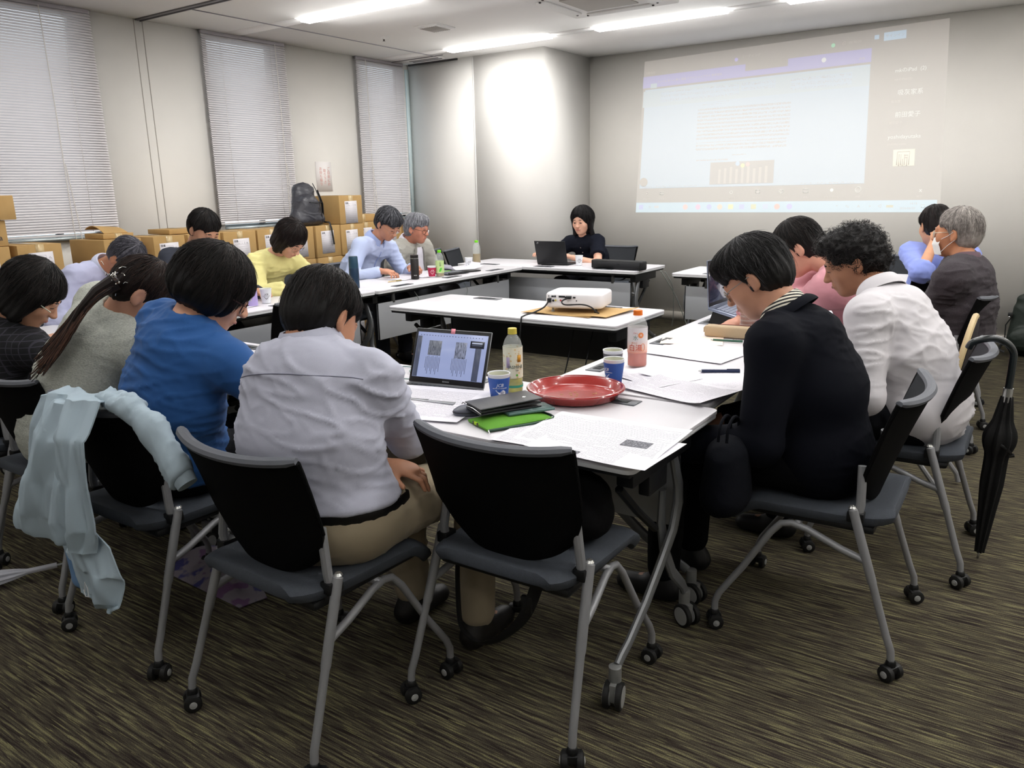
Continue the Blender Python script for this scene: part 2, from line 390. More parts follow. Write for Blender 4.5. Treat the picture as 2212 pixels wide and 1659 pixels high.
# notice on the wall
n_ = thing('wall_notice', 'white paper notice with red vertical writing taped above the backpack', 'notice', (x0 + .004, 5.52, 1.53))
MB().box((0, 0, 0), (.002, .2, .28)).build('notice_sheet', mat('notice_paper', '#efeae8', .7), n_)
m_red = mat('red_ink', '#dca49c', .7)
for k, s_ in enumerate(('ご自由にお', '取り下さ', 'お持ち帰り')):
    text('\n'.join(s_), .036, m_red, n_, frame((.002, .06 - k * .05, .0), (0, 1, 0), (0, 0, 1)), sp=1)
# ------------------------------------------------------------------ projected picture on the screen wall
WALLC = '#e2dfd9'
def light_mat(name, col, s=1.0):  # wall colour plus emission, standing in for the light thrown by the projector
    return mat(name, WALLC, .85, emit=col, estr=s)
PB = [(-3.67, 1.11), (-.85, 1.11), (-.93, 2.665), (-3.60, 2.60)]
def sp(s, t):
    a, b, c, d = PB
    return ((1 - t) * ((1 - s) * a[0] + s * b[0]) + t * ((1 - s) * d[0] + s * c[0]), (1 - t) * ((1 - s) * a[1] + s * b[1]) + t * ((1 - s) * d[1] + s * c[1]))
def inv(X, Z):
    s = t = .5
    for _ in range(30):
        p = sp(s, t); h = 1e-4; a = sp(s + h, t); b = sp(s, t + h)
        J = np.array([[(a[0] - p[0]) / h, (b[0] - p[0]) / h], [(a[1] - p[1]) / h, (b[1] - p[1]) / h]])
        d = np.linalg.solve(J, [X - p[0], Z - p[1]]); s += d[0]; t += d[1]
    return s, t
PROJ = thing('projected_image', 'bright projected computer desktop with a document, on the front wall', 'projection', (0, y1, 0))
_lay = [0]
def pq(name, X0, Z0, X1, Z1, m, lay, slant=True, parent=None, label=None):
    """quad given by its wall coordinates (bottom-left, top-right); top and bottom follow the picture's keystone"""
    if slant:
        (s0, t0), (s1, t1) = inv(X0, Z0), inv(X1, Z1)
        q = [sp(s0, t0), sp(s1, t0), sp(s1, t1), sp(s0, t1)]
    else: q = [(X0, Z0), (X1, Z0), (X1, Z1), (X0, Z1)]
    y = -.0006 - .0006 * lay
    b = MB().add([(x, y, z) for x, z in q], [(0, 1, 2, 3)])
    o = b.build(name, m, parent or PROJ, smooth=False)
    if label: o['label'] = label
    return o
def pdisc(name, X, Z, r, m, lay, n=20, parent=None, ring=0):
    y = -.0006 - .0006 * lay
    if ring: b = MB().tube([(X + r * math.cos(2 * PI * i / n), y, Z + r * math.sin(2 * PI * i / n)) for i in range(n)], ring, 4, closed=True)
    else: b = MB().add([(X + r * math.cos(2 * PI * i / n), y, Z + r * math.sin(2 * PI * i / n)) for i in range(n)], [tuple(range(n))])
    return b.build(name, m, parent or PROJ, smooth=False)
def ptext(s_, X, Z, size, m, lay=4, align='LEFT', rot=.0, parent=None, name='lettering'):
    return text(s_, size, m, parent or PROJ, frame((X, -.0006 - .0006 * lay, Z), (1, 0, math.tan(rot)), (0, 0, 1)), name=name, align=align, ext=.0001)
lm_dark = light_mat('projected_dark', '#d8b8b8', .018); lm_doc = light_mat('projected_page', '#8cc0e6', .29); lm_bar = light_mat('projected_taskbar', '#84caec', .36)
lm_blue = light_mat('projected_title_bar', '#5a5cf0', .24); lm_w = light_mat('projected_white', '#e8f0f0', .34); lm_w2 = light_mat('projected_faint_white', '#e8e0e0', .13)
lm_rib = light_mat('projected_ribbon', '#94c2dc', .28); lm_cyan = light_mat('projected_button', '#90c8f0', .33); lm_ink = light_mat('projected_ink', '#98a8b8', .20)
def ptxtmat(name, pitch, cell, dens, ink='#a0a8b8', istr=.16):
    k = NT(name, .85); k.b.inputs['Base Color'].default_value = srgb(WALLC) + (1,)
    tc = k.n('TexCoord'); sep = k.n('SeparateXYZ'); k.l(tc.outputs['Object'], sep.inputs[0]); X, Y = sep.outputs[0], sep.outputs[2]
    row = k.math('FLOOR', k.math('DIVIDE', Y, pitch)); fr = k.math('FRACT', k.math('DIVIDE', Y, pitch))
    inrow = k.math('MULTIPLY', k.math('GREATER_THAN', fr, .25), k.math('LESS_THAN', fr, .8))
    cb = k.n('CombineXYZ'); k.l(k.math('DIVIDE', X, cell), cb.inputs[0]); k.l(k.math('MULTIPLY', row, 7.31), cb.inputs[1]); k.l(k.math('MULTIPLY', Y, 130.), cb.inputs[2])
    gl = k.math('GREATER_THAN', k.noise(cb.outputs[0], 1.2, 2), 1 - dens); f = k.math('MULTIPLY', inrow, gl)
    k.l(k.mix(f, tuple(c * .29 for c in srgb('#8cc0e6')), tuple(c * istr for c in srgb(ink))), k.b.inputs['Emission Color']); k.b.inputs['Emission Strength'].default_value = 1
    return k.m
pq('dark_desktop', -3.67, 1.115, -.90, 2.655, lm_dark, 0)
pq('taskbar', -3.67, 1.108, -.85, 1.212, lm_bar, 1)
doc = pq('document_page', -3.632, 1.352, -1.475, 2.36, lm_doc, 2)
pq('title_bar', -3.615, 2.335, -1.475, 2.49, lm_blue, 2); pq('meeting_name_tab', -2.57, 2.405, -2.18, 2.56, lm_dark, 3)
pq('ribbon', -3.612, 2.15, -1.475, 2.345, lm_rib, 3); pq('ribbon_tab', -3.53, 2.33, -3.46, 2.375, lm_rib, 4)
tm = ptxtmat('projected_text', .034, .009, .52); pq('text_block', -3.03, 1.80, -2.13, 2.11, tm, 3); pq('text_block', -3.03, 1.70, -2.15, 1.79, tm, 3); pq('text_block', -2.98, 2.13, -2.7, 2.155, tm, 4)
pq('text_block', -2.66, 1.648, -2.52, 1.672, tm, 3); pq('text_block', -3.02, 1.60, -2.7, 1.62, tm, 3)
tm2 = ptxtmat('projected_ribbon_marks', .042, .012, .42); pq('ribbon_marks', -3.42, 2.19, -2.62, 2.30, tm2, 4); pq('ribbon_marks', -2.60, 2.23, -2.28, 2.31, tm2, 4); pq('ribbon_marks', -2.14, 2.2, -1.62, 2.31, tm2, 4)
pq('ruler_marks', -3.3, 2.155, -2.1, 2.175, tm2, 4); pq('status_marks', -3.6, 1.36, -3.0, 1.378, tm2, 4); pq('status_marks', -2.0, 1.362, -1.52, 1.38, tm2, 4)
lm_photo = light_mat('projected_manuscript', '#b0b0c0', .07); ph = pq('manuscript_photo', -2.875, 1.378, -2.25, 1.592, lm_photo, 4)
lm_p2 = light_mat('projected_manuscript_column', '#e0d8d4', .14)
for i in range(9): pq('manuscript_column', -2.79 + i * .057, 1.385, -2.765 + i * .057, 1.52 + .01 * (i % 3), lm_p2, 5)
for X, Z, r, c_ in ((-2.6, 1.57, .022, '#80c0f0'), (-2.55, 1.55, .02, '#f0e860'), (-2.5, 1.56, .02, '#f09090')): pdisc('colour_chip', X, Z, r, light_mat('chip' + c_[1:], c_, .3), 6, 10)
pdisc('pen_button', -3.585, 1.415, .045, light_mat('projected_brown', '#b09a90', .08), 4)
pq('share_button', -1.385, 2.535, -1.215, 2.605, lm_cyan, 3); ptext('サインイン', -1.30, 2.57, .030, lm_ink, 4, 'CENTER')
pq('view_icon', -1.46, 2.555, -1.425, 2.59, lm_cyan, 3); pdisc('shield_icon', -1.795, 2.545, .017, light_mat('projected_green', '#60f0b0', .36), 3, 10)
pdisc('clock_icon', -1.70, 2.55, .017, lm_w2, 3, 14, ring=.002); ptext('00:40:00', -1.665, 2.553, .030, lm_w2)
pdisc('account_icon', -1.865, 2.432, .02, lm_w, 5, 14); ptext('共有', -1.57, 2.41, .024, lm_w2, 5); pdisc('meeting_icon', -2.66, 2.515, .017, light_mat('projected_violet', '#9080ff', .3), 3, 12)
ptext('ミーティング', -2.61, 2.535, .030, lm_w2); ptext('ファイル ホーム 挿入 描画 デザイン レイアウト 参考資料', -3.46, 2.385, .026, lm_w2, 5, rot=.02)
ptext('- 自動保存', -3.6, 2.475, .026, lm_w2, 5); ptext('mkのiPad  (2)', -1.275, 2.285, .043, lm_w, 3, rot=.02); ptext('吸灰家系', -1.24, 2.105, .05, lm_w, 3); ptext('前田愛子', -1.245, 1.925, .05, lm_w, 3); ptext('yoshidayutaka', -1.285, 1.745, .046, lm_w, 3)
ptext('mkのiPad (2)', -1.275, 2.215, .026, lm_w2, 3); ptext('吸灰家', -1.285, 2.035, .026, lm_w2, 3); ptext('前田愛子', -1.285, 1.86, .026, lm_w2, 3); ptext('yoshidayutaka', -1.285, 1.685, .026, lm_w2, 3)
av = pq('seal_picture', -1.225, 1.50, -1.06, 1.64, light_mat('projected_cream', '#e8e8c8', .28), 3)
lm_or = light_mat('projected_orange', '#e0a080', .10)
sl_ = MB()
for (a_, b_, c_, d_) in ((-1.195, 1.51, -1.195, 1.62), (-1.18, 1.5, -1.18, 1.6), (-1.165, 1.51, -1.165, 1.6), (-1.10, 1.51, -1.10, 1.62), (-1.115, 1.5, -1.115, 1.58), (-1.135, 1.51, -1.135, 1.6), (-1.195, 1.62, -1.10, 1.62), (-1.15, 1.5, -1.15, 1.56), (-1.14, 1.57, -1.115, 1.57), (-1.14, 1.59, -1.11, 1.59)):
    sl_.tube([(a_, -.003, b_), (c_, -.003, d_)], .0022, 4)
sl_.build('seal_strokes', lm_or, PROJ)
# call toolbar and taskbar icons
def icon_box(X, Z, w, h): MB().tube([(X - w, -.003, Z - h), (X + w, -.003, Z - h), (X + w, -.003, Z + h), (X - w, -.003, Z + h)], .0022, 4, closed=True).build('toolbar_icon', lm_w, PROJ)
for X, s_ in ((-3.545, 'ミュート'), (-3.38, 'ビデオ'), (-2.64, '参加者'), (-2.39, 'チャット'), (-2.17, 'リアクション'), (-1.945, '共有'), (-1.715, 'ホストツール'), (-1.49, '詳細')): ptext(s_, X, 1.245, .022, lm_w2, 3, 'CENTER')
ptext('終了', -.99, 1.24, .022, lm_w2, 3, 'CENTER'); ptext('x', -.985, 1.295, .05, lm_w, 3, 'CENTER')
pdisc('toolbar_icon', -3.545, 1.305, .012, lm_w2, 3, 10, ring=.003); icon_box(-3.38, 1.30, .018, .011); pdisc('toolbar_icon', -2.65, 1.30, .014, lm_w, 3, 12, ring=.002); icon_box(-2.39, 1.305, .02, .014)
MB().tube([(-2.17 + .022 * a_, -.003, 1.30 + .02 * b_) for a_, b_ in ((0, -.9), (1, .1), (.7, .8), (.15, .5), (-.4, .9), (-1, .3))], .0022, 4, closed=True).build('toolbar_icon', lm_w, PROJ)
icon_box(-1.945, 1.305, .024, .016); pdisc('toolbar_icon', -1.715, 1.307, .016, lm_w, 3, 8); pdisc('toolbar_icon', -1.49, 1.307, .024, lm_w, 3, 20, ring=.002); ptext('…', -1.49, 1.312, .04, lm_w, 4, 'CENTER')
for X, c_, sh in ((-3.61, '#7898f8', 0), (-3.12, '#f0a0a0', 1), (-2.985, '#d890d0', 1), (-2.87, '#7090e8', 1), (-2.76, '#e8b890', 1), (-2.65, '#f0e070', 0), (-2.54, '#80a0f0', 0), (-2.425, '#b8c060', 0), (-2.31, '#90b8e8', 0), (-2.20, '#f07060', 1), (-2.085, '#8890f8', 1)):
    mm = light_mat('icon' + c_[1:], c_, .38)
    if sh: pdisc('taskbar_icon', X, 1.162, .026, mm, 3, 16)
    else: pq('taskbar_icon', X - .025, 1.14, X + .025, 1.185, mm, 3)
    if X in (-3.61,): [pq('icon_gap', X - .001, 1.14, X + .001, 1.185, lm_bar, 4)]
pdisc('search_icon', -3.51, 1.163, .009, lm_ink, 3, 10, ring=.0016); ptext('検索', -3.46, 1.162, .026, light_mat('projected_peach', '#f0c0a0', .28), 3)
for X, s_ in ((-1.66, '^'), (-1.57, '✎'), (-1.475, 'A'), (-1.38, '⌔'), (-1.30, '◁')): ptext(s_, X, 1.16, .036, lm_ink, 3, 'CENTER')
pq('battery_icon', -1.245, 1.15, -1.19, 1.17, light_mat('projected_olive', '#c8c860', .2), 3)
ptext('14:15', -1.03, 1.182, .027, lm_ink, 3, 'CENTER'); ptext('2026/06/20', -1.075, 1.142, .027, lm_ink, 3, 'CENTER'); icon_box(-.955, 1.16, .012, .012)
# ------------------------------------------------------------------ tables
m_top = mat('table_laminate_white', '#dbd9de', .32, spec=.45)
m_edge = mat('table_edge_white', '#d5d6d8', .45)
m_under = mat('table_black_steel', '#17181b', .45)
m_pan = NT('modesty_panel_silver', .42); m_pan.b.inputs['Base Color'].default_value = srgb('#b2b5ba') + (1,); m_pan.b.inputs['Metallic'].default_value = .35; m_pan = m_pan.m
m_leg = mat('table_leg_silver', '#808285', .4, .45)
m_plate = mat('outlet_plate_grey', '#4a4e54', .35, .3); m_hole = mat('outlet_dark', '#1c2024', .5)
m_tyre = mat('black_rubber', '#141414', .6); m_hub = mat('caster_hub_grey', '#9b9c9b', .4); m_stem = mat('caster_stem', '#868786', .4, .2)
def table_proto(w=1.5, d=.6, h=.72, black_panel=False, outlets=(-.36, .36)):
    t = thing('folding_table', '', 'table')
    b = MB(); r = .025; pts = []
    for sx, sy, a0 in ((1, -1, -90), (1, 1, 0), (-1, 1, 90), (-1, -1, 180)):
        for k in range(4):
            a = math.radians(a0 + k * 30); pts.append((sx * (w / 2 - r) + r * math.cos(a), sy * (d / 2 - r) + r * math.sin(a)))
    b.prism(pts, h - .012, h).build('tabletop', m_top, t, bevel=.002)
    MB().prism([(x * .998, y * .996) for x, y in pts], h - .024, h - .012).build('edge_band', m_edge, t, bevel=.002)
    u = MB().box((0, 0, h - .031), (w - .03, d - .03, .014)).box((0, .0, h - .06), (w - .30, .12, .05)).box((0, -.14, h - .05), (w - .3, .03, .03)); u.build('underframe', m_under, t, bevel=.003)
    p = MB(); p.box((0, d / 2 - .10, .55 if black_panel else .485), (w - .16, .012, .27 if black_panel else .26)); pp = p.build('modesty_panel', m_under if black_panel else m_pan, t, bevel=.003)
    for s in (-1, 1):
        MB().box((s * (w / 2 - .083), d / 2 - .10, .485), (.006, .018, .26)).build('panel_end', m_under, pp)
        MB().box((s * (w / 2 - .25), d / 2 - .10, .65), (.02, .02, .09)).build('panel_bracket', m_leg, pp)
    for s in (-1, 1):
        X = s * (w / 2 - .07)
        MB().box((X, 0, .655), (.05, .40, .07)).box((X, -.02, .60), (.035, .12, .09)).box((X - s * .03, .02, .59), (.03, .06, .05)).build('leg_bracket', m_under, t, bevel=.006)
        rear = [(X, .06, .69), (X + s * .006, .11, .61), (X + s * .008, .145, .52), (X + s * .008, .150, .46), (X + s * .006, .12, .38), (X, .06, .305), (X, -.05, .215), (X, -.16, .145), (X, -.205, .125), (X, -.225, .112)]
        front = [(X - s * .03, .12, .50), (X - s * .03, .115, .40), (X - s * .02, .12, .31), (X - s * .01, .165, .215), (X, .225, .15), (X, .25, .115)]
        MB().tube(rear, [.016, .019, .022, .023, .022, .021, .020, .018, .018, .018], 10, flat=.62, up=(0, 1, 0)).build('leg', m_leg, t)
        MB().tube(front, [.016, .02, .021, .020, .018, .018], 10, flat=.62, up=(0, 1, 0)).build('leg', m_leg, t)
        MB().tube([(X - s * .03, -.17, .60), (X - s * .03, -.06, .50), (X - s * .025, .06, .40)], .012, 8).build('fold_strut', m_under, t)
        for yq, rz in ((-.24, .25 * s), (.25, 1.1)):
            c = MB(); T = Matrix.Translation((X, yq, 0)) @ Matrix.Rotation(rz, 4, 'Z')
            cc = MB().lathe([(.016, .07), (.018, .075), (.018, .118), (.015, .12)], 14, T).box((0, -.014, .052), (.017, .036, .05), T).build('caster', m_stem, t)
            MB().box((0, -.014, .036), (.0152, .03, .03), T).build('caster_fork', m_stem, cc)
            for q in (-1, 1):
                TT = T @ Matrix.Translation((q * .017, -.014, .0385)) @ Matrix.Rotation(PI / 2, 4, 'Y')
                MB().lathe([(.030, -.009), (.0375, -.007), (.0385, 0), (.0375, .007), (.030, .009)], 24, TT).build('tyre', m_tyre, cc)
                MB().lathe([(.0, -.0105), (.029, -.0098), (.0295, 0), (.029, .0098), (.0, .0105)], 24, TT).build('wheel_hub', m_hub, cc)
    for X in outlets:
        o = MB().box((X, .228, h + .0015), (.18, .062, .003)).build('outlet_cover', m_plate, t, bevel=.001)
        MB().box((X, .228, h + .0034), (.12, .032, .0012)).build('outlet_slot', m_hole, o)
        MB().box((X, .231, h + .0045), (.05, .012, .003)).build('outlet_latch', m_plate, o)
    return t
G = 'white folding meeting tables'
_tp = {}
def place_table(w, loc, rz, label, outl=(-.575, 0, .575), black=False):
    key = (w, outl, black)
    if key in _tp: t = copy_tree(_tp[key])
    else: t = _tp[key] = table_proto(w=w, outlets=outl, black_panel=black)
    t.location = loc; t.rotation_euler.z = rz; t['label'] = label; t['group'] = G; return t
place_table(1.8, (-1.67, 1.93, 0), 0.0, 'white folding table nearest the camera, under the red tray and the open laptop')
place_table(1.8, (-3.48, 1.93, 0), 0.0, 'white folding table in front of the people leaning at the left edge')
place_table(1.8, (-1.12, 3.15, 0), PI / 2 + .008, 'white folding table in the right row, under the orange-capped bottle')
place_table(1.5, (-1.13, 4.81, 0), PI / 2 + .008, 'white folding table at the far end of the right row', (-.40, .40))
place_table(1.64, (-4.07, 3.065, 0), -PI / 2, 'white folding table of the window-side row, under the lilac flask', (-.5, -.08, .5))
place_table(1.8, (-4.06, 4.79, 0), -PI / 2, 'white folding table of the window-side row, under the black flask and red cup')
place_table(1.8, (-3.60, 6.00, 0), PI, 'white folding table at the far end, under the black laptop and the sound bar')
place_table(1.8, (-1.50, 6.00, 0), PI, 'white folding table at the far end on the right, half hidden by heads')
t = place_table(1.5, (-2.45, 3.68, 0), 0., 'white folding table with a black panel, carrying the projector in the middle', (-.40, .42), True)


# ------------------------------------------------------------------ meeting chairs
m_tube = mat('chair_tube_silver', '#939497', .42, .3, bump=.05, bscale=900)
m_seat = mat('chair_seat_grey', '#41464e', .85, var=.08, vscale=120, bump=.3, bscale=500)
m_rim = mat('chair_back_rim_grey', '#5d6067', .6, bump=.15, bscale=800)
k = NT('chair_back_mesh', .8); k.b.inputs['Base Color'].default_value = srgb('#050506') + (1,); k.b.inputs['Specular IOR Level'].default_value = .12
_v = k.coord((260, 260, 260)); _w = k.n('TexWave'); _w.inputs['Scale'].default_value = 1.; k.l(_v, _w.inputs[0]); k.bump(_w.outputs[1], .7, .0015); m_back = k.m
m_blk = mat('black_plastic', '#111214', .45); m_chrome = mat('bright_cap', '#c9cac8', .22, .8)
m_bfront = mat('chair_back_front_mesh', '#2a2d32', .85, bump=.35, bscale=420)
def chair_proto():
    t = thing('meeting_chair', '', 'chair')
    def seatf(u, v):
        x = (u - .5) * 2; hw = (.222 - .022 * (1 - v) ** 2) * (1 - .16 * abs(2 * v - 1) ** 7)
        y = -.225 + .465 * v; z = .448 - .014 * (1 - x * x) * (1 - (2 * v - 1) ** 2) - .055 * max(0, v - .78) ** 1.6 * 14 + .10 * max(0, .30 - v) ** 2
        e = max(0, abs(x) - .86); z -= e * .10
        return (x * hw, y, z)
    MB().grid(seatf, 20, 20, .036).build('seat', m_seat, t, bevel=.008)
    MB().box((0, .0, .412), (.40, .36, .025)).build('seat_pan', m_blk, t, bevel=.01)
    def wv(v): return .178 + .050 * min(1, v * 3.5) ** .6 - .012 * (1 - v)
    def backf(u, v):
        s = (u - .5) * 2; zb = .462 + .05 * abs(s) ** 3; zt = .785 + .012 * abs(s) ** 3
        z = zb + (zt - zb) * v; x = s * wv(v)
        y = -.128 - .065 * v - .02 * v * v - .052 * (1 - s * s) * (.5 + .5 * v)
        return (x, y, z)
    bb_ = MB().grid(backf, 20, 14, .014); bb_.mi = [1 if 280 <= i < 560 else 0 for i in range(len(bb_.mi))]
    bk = bb_.build('backrest', [m_back, m_bfront], t)
    rim = [backf(i / 20, 1.0) for i in range(21)]; side = lambda u: [backf(u, j / 10) for j in range(10, 2, -1)]
    pts = [Vector(p) + Vector((0, 0, .004)) for p in rim]
    MB().tube(pts, [.008] + [.0125] * 19 + [.008], 8, flat=1.3).build('back_rim', m_rim, bk)
    for s, u in ((-1, 0), (1, 1)): MB().tube(side(u), [.010, .010, .009, .009, .008, .008, .007, .006], 8, flat=.8).build('back_side_rim', m_back, bk)
    for s in (-1, 1):
        p = backf(0 if s < 0 else 1, .14)
        MB().tube([(p[0] - s * .006, p[1] + .004, p[2] + .05), (s * .212, -.140, .49), (s * .212, -.135, .455)], .0125, 10).build('back_post', m_tube, t)
        MB().box((s * .212, -.13, .455), (.035, .045, .03)).tube([(s * .20, -.13, .455), (s * .232, -.13, .455)], .009, 8).build('hinge', m_blk, t, bevel=.004)
        MB().tube([(s * .228, -.122, .485), (s * .229, -.124, .479), (s * .236, -.169, .345), (s * .240, -.191, .28), (s * .241, -.195, .27), (s * .250, -.242, .13), (s * .254, -.258, .09), (s * .255, -.262, .052)], [.007, .0132, .0132, .0132, .0112, .0108, .0108, .0105], 12).build('leg', m_tube, t)
        MB().lathe([(.0, .008), (.008, .006), (.012, 0)], 10, Matrix.Translation((s * .228, -.122, .485))).build('leg_cap', m_chrome, t)
        MB().tube([(s * .236, -.172, .335), (s * .226, -.10, .352), (s * .21, .0, .385), (s * .205, .045, .392), (s * .205, .075, .385), (s * .21, .105, .35), (s * .222, .18, .22), (s * .235, .245, .12), (s * .238, .256, .09), (s * .238, .256, .052)], .0108, 12).build('leg', m_tube, t)
        for (xq, yq) in ((s * .255, -.262), (s * .238, .256)):
            T = Matrix.Translation((xq, yq, 0)) @ Matrix.Rotation(.5 * s + (1.0 if yq > 0 else 0), 4, 'Z')
            c = MB().lathe([(.014, .04), (.015, .05), (.012, .062), (.008, .064)], 12, T).box((0, .0, .034), (.05, .034, .022), T).build('caster', m_blk, t, bevel=.003)
            for q in (-1, 1):
                TT = T @ Matrix.Translation((q * .019, -.002, .0245)) @ Matrix.Rotation(PI / 2, 4, 'Y')
                MB().lathe([(.017, -.010), (.0235, -.007), (.0245, 0), (.0235, .007), (.017, .010)], 18, TT).build('caster_wheel', m_tyre, c)
                TC = T @ Matrix.Translation((q * .030, -.002, .0245)) @ Matrix.Rotation(PI / 2 * q, 4, 'Y')
                MB().lathe([(.011, -.004), (.010, .001), (.0, .003)], 14, TC).build('axle_cap', m_hub, c)
    MB().tube([(-.21, .03, .392), (.21, .03, .392)], .011, 10).build('cross_bar', m_tube, t)
    return t
cp = chair_proto(); GC = 'grey and black meeting chairs on casters'
_fc = [True]
def chair(x, y, yaw, label):
    """yaw: direction the sitter faces, measured from +Y towards -X"""
    t = cp if _fc[0] else copy_tree(cp); _fc[0] = False
    t.location = (x, y, 0); t.rotation_euler.z = yaw; t['label'] = label; t['group'] = GC; return t
D = math.radians
chair(-1.55, 1.305, D(-2), 'mesh-back chair of the man in the pale grey shirt and khaki trousers')
chair(-1.075, 1.672, D(1), 'empty mesh-back chair in the foreground with a black bag on its seat')
chair(-2.27, 1.34, D(0), 'mesh-back chair with the pale blue jacket over its back')
chair(-2.90, 1.38, D(0), 'mesh-back chair of the woman with the ponytail, largely behind the jacket')
chair(-3.50, 1.42, D(3), 'mesh-back chair at the left edge, of the person in the dark checked shirt')
chair(-.50, 2.46, D(91), 'mesh-back chair of the man in the navy jacket')
chair(-.385, 3.16, D(90), 'mesh-back chair with the black umbrella hooked on its back')
chair(-.47, 4.75, D(88), 'mesh-back chair of the grey-haired man with the face mask')
chair(-.62, 5.55, D(40), 'chair of the man with his hands behind his head')
chair(-4.78, 2.36, D(-90), 'chair of the grey-haired man bending low at the window-side table')
chair(-4.78, 3.02, D(-90), 'chair of the dark-haired person in front of the boxes, nearly hidden')
chair(-4.75, 3.62, D(-90), 'chair of the woman in the yellow blouse')
chair(-4.76, 4.15, D(-88), 'empty chair beside the man in the light blue shirt')
chair(-4.75, 4.62, D(-90), 'chair of the man in the light blue shirt')
chair(-4.80, 5.26, D(-90), 'chair of the older man in the light grey jacket')
chair(-3.61, 6.95, D(178), 'chair of the woman in the black top at the far table')
chair(-1.10, 6.75, D(180), 'empty chair at the far right table, under the projected taskbar')
chair(-3.62, 2.96, D(90), 'chair inside the ring of tables, its back edge showing behind the dark head')
# chairs pushed together by the partition
for i, (x, y) in enumerate(((-5.00, 5.98), (-4.87, 6.12), (-4.74, 6.26))):
    chair(x, y, D(-70), ('first', 'middle', 'last')[i] + ' of the three nested chairs by the partition column, counted from the old man')
# P13's round backed chair with a pale rim
t = thing('round_back_chair', 'chair with a rounded dark back and pale cream rim, behind the white shirt', 'chair', (-.475, 3.78, 0), D(90))
m_cream = mat('cream_rim', '#b9a57c', .5)
ring = [(.20 * math.sin(a), -.22 - .03 * math.cos(a), .62 + .20 * math.cos(a)) for a in [PI * 2 * i / 28 for i in range(28)]]
MB().tube(ring, .013, 8, closed=True).build('back_rim', m_cream, t)
MB().grid(lambda u, v: (.19 * v * math.sin(2 * PI * u), -.22 - .03 * v * math.cos(2 * PI * u) - .02 * (1 - v * v), .62 + .19 * v * math.cos(2 * PI * u)), 28, 6, .03).build('backrest', mat('maroon_black_fabric', '#1b1417', .8), t)
MB().lathe([(.0, .43), (.19, .43), (.205, .445), (.20, .475), (.15, .487), (0, .49)], 28).build('seat', mat('maroon_black_fabric', '#1b1417', .8), t)
for s in (-1, 1):
    MB().tube([(s * .17, -.215, .50), (s * .19, -.20, .44), (s * .2, .0, .40), (s * .2, .19, .05), (s * .2, .2, .012)], .011, 8).build('leg', m_tube, t)
    MB().tube([(s * .185, .12, .43), (s * .2, -.05, .30), (s * .205, -.24, .05), (s * .205, -.25, .012)], .011, 8).build('leg', m_tube, t)
